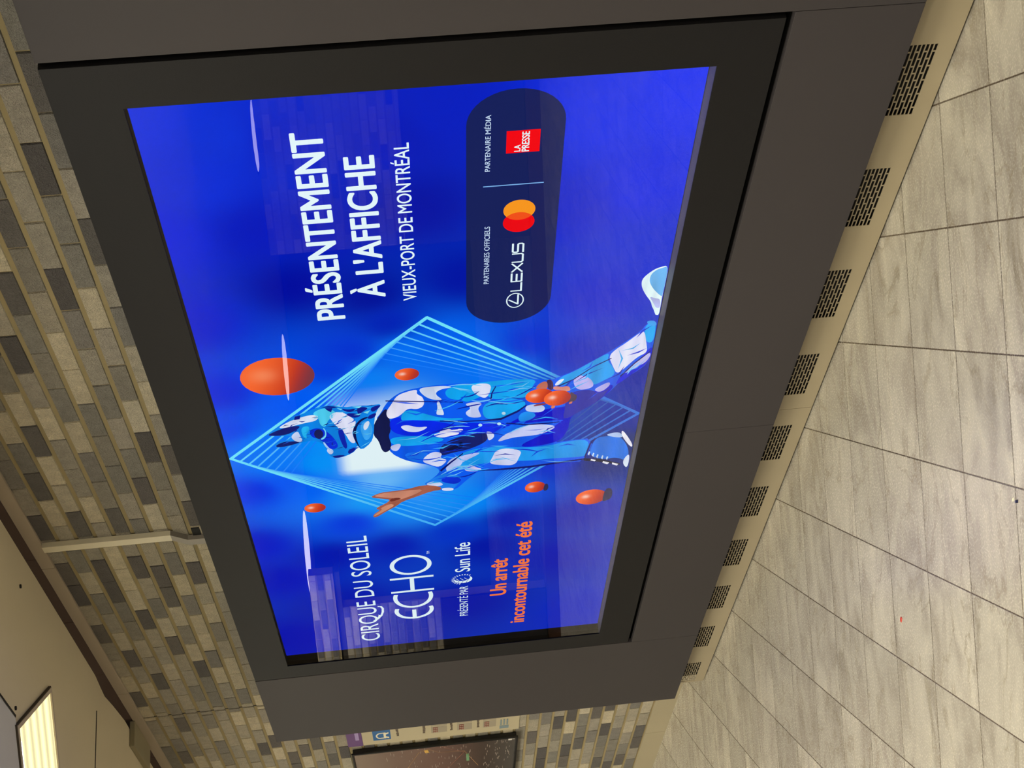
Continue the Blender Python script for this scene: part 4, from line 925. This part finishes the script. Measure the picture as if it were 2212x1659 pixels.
# ------------------------------------------------------------------ cable channel above the cabinet
M_chan = mat('painted_channel', rgb('#d8cfb6'), rough=0.5)
M_chd = mat('channel_shaded', rgb('#8d857b'), rough=0.5)  # darker copy of the channel paint, shade put into the colour
o = thing('cable_channel', 'narrow beige metal cable channel running up the brick from the display top', 'cable channel', (-5.0165, WY, 0))
b = MB()
def prism(b, pts, wdt, y0, y1):
    for (xa, za), (xb, zb_) in zip(pts[:-1], pts[1:]):
        h = wdt / 2
        P = [(xa - h, y0, za), (xa + h, y0, za), (xb + h, y0, zb_), (xb - h, y0, zb_), (xa - h, y1, za), (xa + h, y1, za), (xb + h, y1, zb_), (xb - h, y1, zb_)]
        b.add(P, [(0, 1, 2, 3), (4, 7, 6, 5), (0, 4, 5, 1), (3, 2, 6, 7), (0, 3, 7, 4), (1, 5, 6, 2)])
prism(b, [(0, 2.735), (0, 2.262)], .046, -.0225, -.002)
b.obj('channel', M_chan, o)
b = MB(); prism(b, [(0, 2.262), (-.052, 2.205), (-.052, 2.03)], .046, -.0225, -.002)
b.obj('offset_elbow', M_chd, o)
boxobj('wall_clip', -.05, .03, -.006, -.0005, 2.155, 2.185, M_blk, o)

# small plastered block where wall and ceiling meet
o = boxobj('junction_box', -7.40, -6.99, .12, .247, 2.775, 2.7995, mat('box_paint', rgb('#8f866c'), rough=0.6, vary=.08), None, bevel=.003)
tag(o, 'small beige junction box tucked between ceiling and wall rail', 'junction box')

# ------------------------------------------------------------------ line information sign, half behind the cabinet
def tinted(name, color): return mat(name, color, rough=0.5)
o = thing('information_sign', 'cream information sign with purple header, half hidden behind the display cabinet', 'sign', (-7.5, WY - .004, 0))
boxobj('sign_panel', -.285, .28, -.003, 0, .858, 1.705, mat('sign_cream', rgb('#b3a88c'), rough=0.5), o)
boxobj('purple_header', -.283, .28, -.0045, 0, 1.706, 1.787, mat('sign_purple', rgb('#5c3572'), rough=0.5), o)
M_ink = mat('sign_ink', rgb('#5d4f42'), rough=0.6); M_lil = mat('sign_lilac', rgb('#9a86b8'), rough=0.6)
M_blue = mat('sign_blue', rgb('#1f5f9c'), rough=0.5); M_ced = mat('sign_red', rgb('#9a4a40'), rough=0.5)
M_grt = mat('sign_grey_tint', rgb('#988e7c'), rough=0.5); M_ltb = mat('sign_pale_blue', rgb('#74868c'), rough=0.5)
M_signw = mat('sign_white', rgb('#e5ddc4'), rough=0.5)
def patch(name, x0, x1, z0, z1, M, y=-.0036, parent=o, lift=0.0):
    return boxobj(name, x0, x1, y - lift, y + .0004, z0, z1, M, parent)
patch('header_print', -.18, .2, 1.722, 1.742, M_lil, y=-.0052)
patch('blue_pictogram', -.222, -.05, 1.553, 1.648, M_blue)
b = MB()                                            # white arch over a block with two slanting legs
P = [(-.150 + .048 * math.cos(math.radians(a)), 1.606 + .026 * math.sin(math.radians(a))) for a in range(0, 181, 15)]
for p, q in zip(P[:-1], P[1:]):
    b.add([(p[0], -.0044, p[1]), (q[0], -.0044, q[1]), (-.150 + (q[0] + .150) * .72, -.0044, 1.606 + (q[1] - 1.606) * .68), (-.150 + (p[0] + .150) * .72, -.0044, 1.606 + (p[1] - 1.606) * .68)], [(0, 1, 2, 3)])
b.box(-.198, -.184, -.0044, -.0036, 1.588, 1.607); b.box(-.116, -.102, -.0044, -.0036, 1.588, 1.607)
b.box(-.198, -.102, -.0044, -.0036, 1.578, 1.590)
b.add([(-.190, -.0044, 1.578), (-.165, -.0044, 1.578), (-.178, -.0044, 1.562), (-.200, -.0044, 1.562)], [(0, 1, 2, 3)])
b.add([(-.135, -.0044, 1.578), (-.110, -.0044, 1.578), (-.100, -.0044, 1.562), (-.122, -.0044, 1.562)], [(0, 1, 2, 3)])
b.obj('pictogram_print', M_signw, o)
for (z, s) in ((1.515, 'Entrance'), (1.372, 'Entrance'), (1.225, 'Entrance'), (1.082, 'Entrance')):
    b = MB(); rg = random.Random(int(z * 1000))
    x = -.185
    while x < .2:
        w_ = rg.uniform(.012, .03); b.box(x, x + w_, -.0042, -.0035, z - rg.uniform(.004, .007), z + rg.uniform(.004, .009)); x += w_ + .005
    b.obj('caption_print', M_ink, o)
for (z0, z1, Mi) in ((1.25, 1.335, M_ink), (1.115, 1.195, M_ink), (.985, 1.055, M_ced)):
    patch('route_tile', -.2, -.1, z0, z1, M_grt)
    patch('route_tile', -.09, .02, z0, z1, M_grt)
b = MB()
for zc_ in (1.312, 1.172, 1.035):
    for k in range(3):
        xx = -.19 + k * .03
        b.box(xx, xx + .022, -.0046, -.0039, zc_ - .012, zc_ - .008); b.box(xx, xx + .022, -.0046, -.0039, zc_ + .008, zc_ + .012); b.box(xx + .016, xx + .022, -.0046, -.0039, zc_ - .012, zc_ + .012); b.box(xx, xx + .022, -.0046, -.0039, zc_ - .002, zc_ + .002)
b.obj('route_print', M_ced, o)
patch('footer_tile', -.25, -.2, .915, .965, M_ltb)
b = MB()
for k in range(3): b.box(-.19, -.1, -.0044, -.0036, .92 + k * .017, .928 + k * .017)
b.obj('footer_print', M_ltb, o)

# ------------------------------------------------------------------ framed network map
o = thing('map_case', 'black framed wall case with a brown network map, at the lower edge beside the display', 'map case', (-8.2, .2225, 0))
M_mb = mat('case_black', rgb('#141212'), rough=0.35)
x0, x1, z0, z1 = -.9, .358, .862, 1.777
b = MB()
b.box(x0 + .006, x1 - .006, .012, .034, z0 + .008, z1 - .008)
ring(b, x0, x1, z0, z1, x0 + .012, x1 - .012, z0 + .012, z1 - .012, 0, .012)
b.obj('case', M_mb, o, bevel=.002)
M_map = bpy.data.materials.new('map_print'); M_map.use_nodes = True
nt = M_map.node_tree; N = nt.nodes; L = nt.links; bs = N['Principled BSDF']
tc = nd('ShaderNodeTexCoord'); sx = nd('ShaderNodeSeparateXYZ'); L.new(tc.outputs['Object'], sx.inputs[0])
cr = nd('ShaderNodeValToRGB'); L.new(math_('SUBTRACT', sx.outputs[2], .8), cr.inputs[0])
e = cr.color_ramp.elements; e[0].position = .08; e[0].color = (*rgb('#55514e'), 1); e[1].position = .95; e[1].color = (*rgb('#8c7c72'), 1)
for p, c in ((.25, '#4b403b'), (.5, '#6d544e'), (.75, '#7a655d')): q = e.new(p); q.color = (*rgb(c), 1)
L.new(cr.outputs[0], bs.inputs['Base Color']); bs.inputs['Roughness'].default_value = .25
mp = boxobj('network_map', x0 + .013, x1 - .013, .008, .0119, z0 + .013, z1 - .013, M_map, o)
def mline(name, pts, wd, h):
    b = MB()
    for p, q in zip(pts[:-1], pts[1:]):
        dx, dz = q[0] - p[0], q[1] - p[1]; l = math.hypot(dx, dz); nx, nz = -dz / l * wd / 2, dx / l * wd / 2
        b.add([(p[0] + nx, .0074, p[1] + nz), (p[0] - nx, .0074, p[1] - nz), (q[0] - nx, .0074, q[1] - nz), (q[0] + nx, .0074, q[1] + nz),
               (p[0] + nx, .008, p[1] + nz), (p[0] - nx, .008, p[1] - nz), (q[0] - nx, .008, q[1] - nz), (q[0] + nx, .008, q[1] + nz)],
              [(0, 1, 2, 3), (0, 4, 5, 1), (1, 5, 6, 2), (2, 6, 7, 3), (3, 7, 4, 0)])
    return b.obj(name, mat(name + '_ink', rgb(h), rough=.4), mp)
mline('route_line', [(-.8, 1.62), (-.3, 1.56), (.26, 1.41), (.30, 1.36), (.22, 1.30), (.20, 1.16), (-.1, 1.08)], .0032, '#96704a')
mline('route_line', [(.34, 1.30), (.24, 1.22), (.18, 1.16), (-.05, 1.24), (-.5, 1.5)], .0035, '#8a5444')
mline('route_line', [(.14, 1.141), (.01, 1.139)], .016, '#6f9a72')
mline('route_line', [(.285, 1.372), (.235, 1.366)], .022, '#caa04c')
b = MB(); rg = random.Random(3)
for k in range(170):
    xx = rg.uniform(-.4, .33); zz = rg.choice([rg.uniform(.9, 1.05), rg.uniform(1.1, 1.6)])
    b.box(xx, min(xx + rg.uniform(.015, .045), .34), .0074, .008, zz, zz + .0022)
b.obj('place_names', mat('map_text_ink', rgb('#9a8d84'), rough=.5), mp)['kind'] = 'stuff'
b = MB()
b.box(.30, .335, .0074, .008, .895, .915); b.box(.31, .317, .0074, .008, .88, .9)
b.obj('arrow_mark', mat('map_white_ink', rgb('#d9d4d0'), rough=.5), mp)

# ------------------------------------------------------------------ litter on the floor
def crumb(name, x, y, r, h, M, label):
    b = MB(); P = []; rg = random.Random(int(x * -100)); n = 9
    ra = [r * rg.uniform(.6, 1.1) for _ in range(n)]
    for zz, s in ((0.0003, 1.0), (h, .8)):
        P += [(ra[k] * s * math.cos(2 * math.pi * k / n), ra[k] * s * .7 * math.sin(2 * math.pi * k / n), zz) for k in range(n)]
    b.add(P, [tuple(range(n))[::-1], tuple(range(n, 2 * n))] + [(k, (k + 1) % n, (k + 1) % n + n, k + n) for k in range(n)])
    o = b.obj(name, M); o.location = (x, y, 0); tag(o, label, 'litter')
crumb('candy_wrapper', -3.894, -.803, .012, .002, mat('wrapper_red', rgb('#c8483a'), rough=.4), 'tiny red scrap of litter lying on the beige tiles')
crumb('bottle_cap', -2.9505, -.9017, .006, .005, mat('cap_navy', rgb('#1c2350'), rough=.4), 'tiny dark blue cap lying on the tiles near the picture edge')
crumb('paper_scrap', -2.968, -.888, .007, .001, mat('scrap_white', rgb('#e6e2c8'), rough=.6), 'tiny pale paper scrap on the tiles beside the dark blue cap')
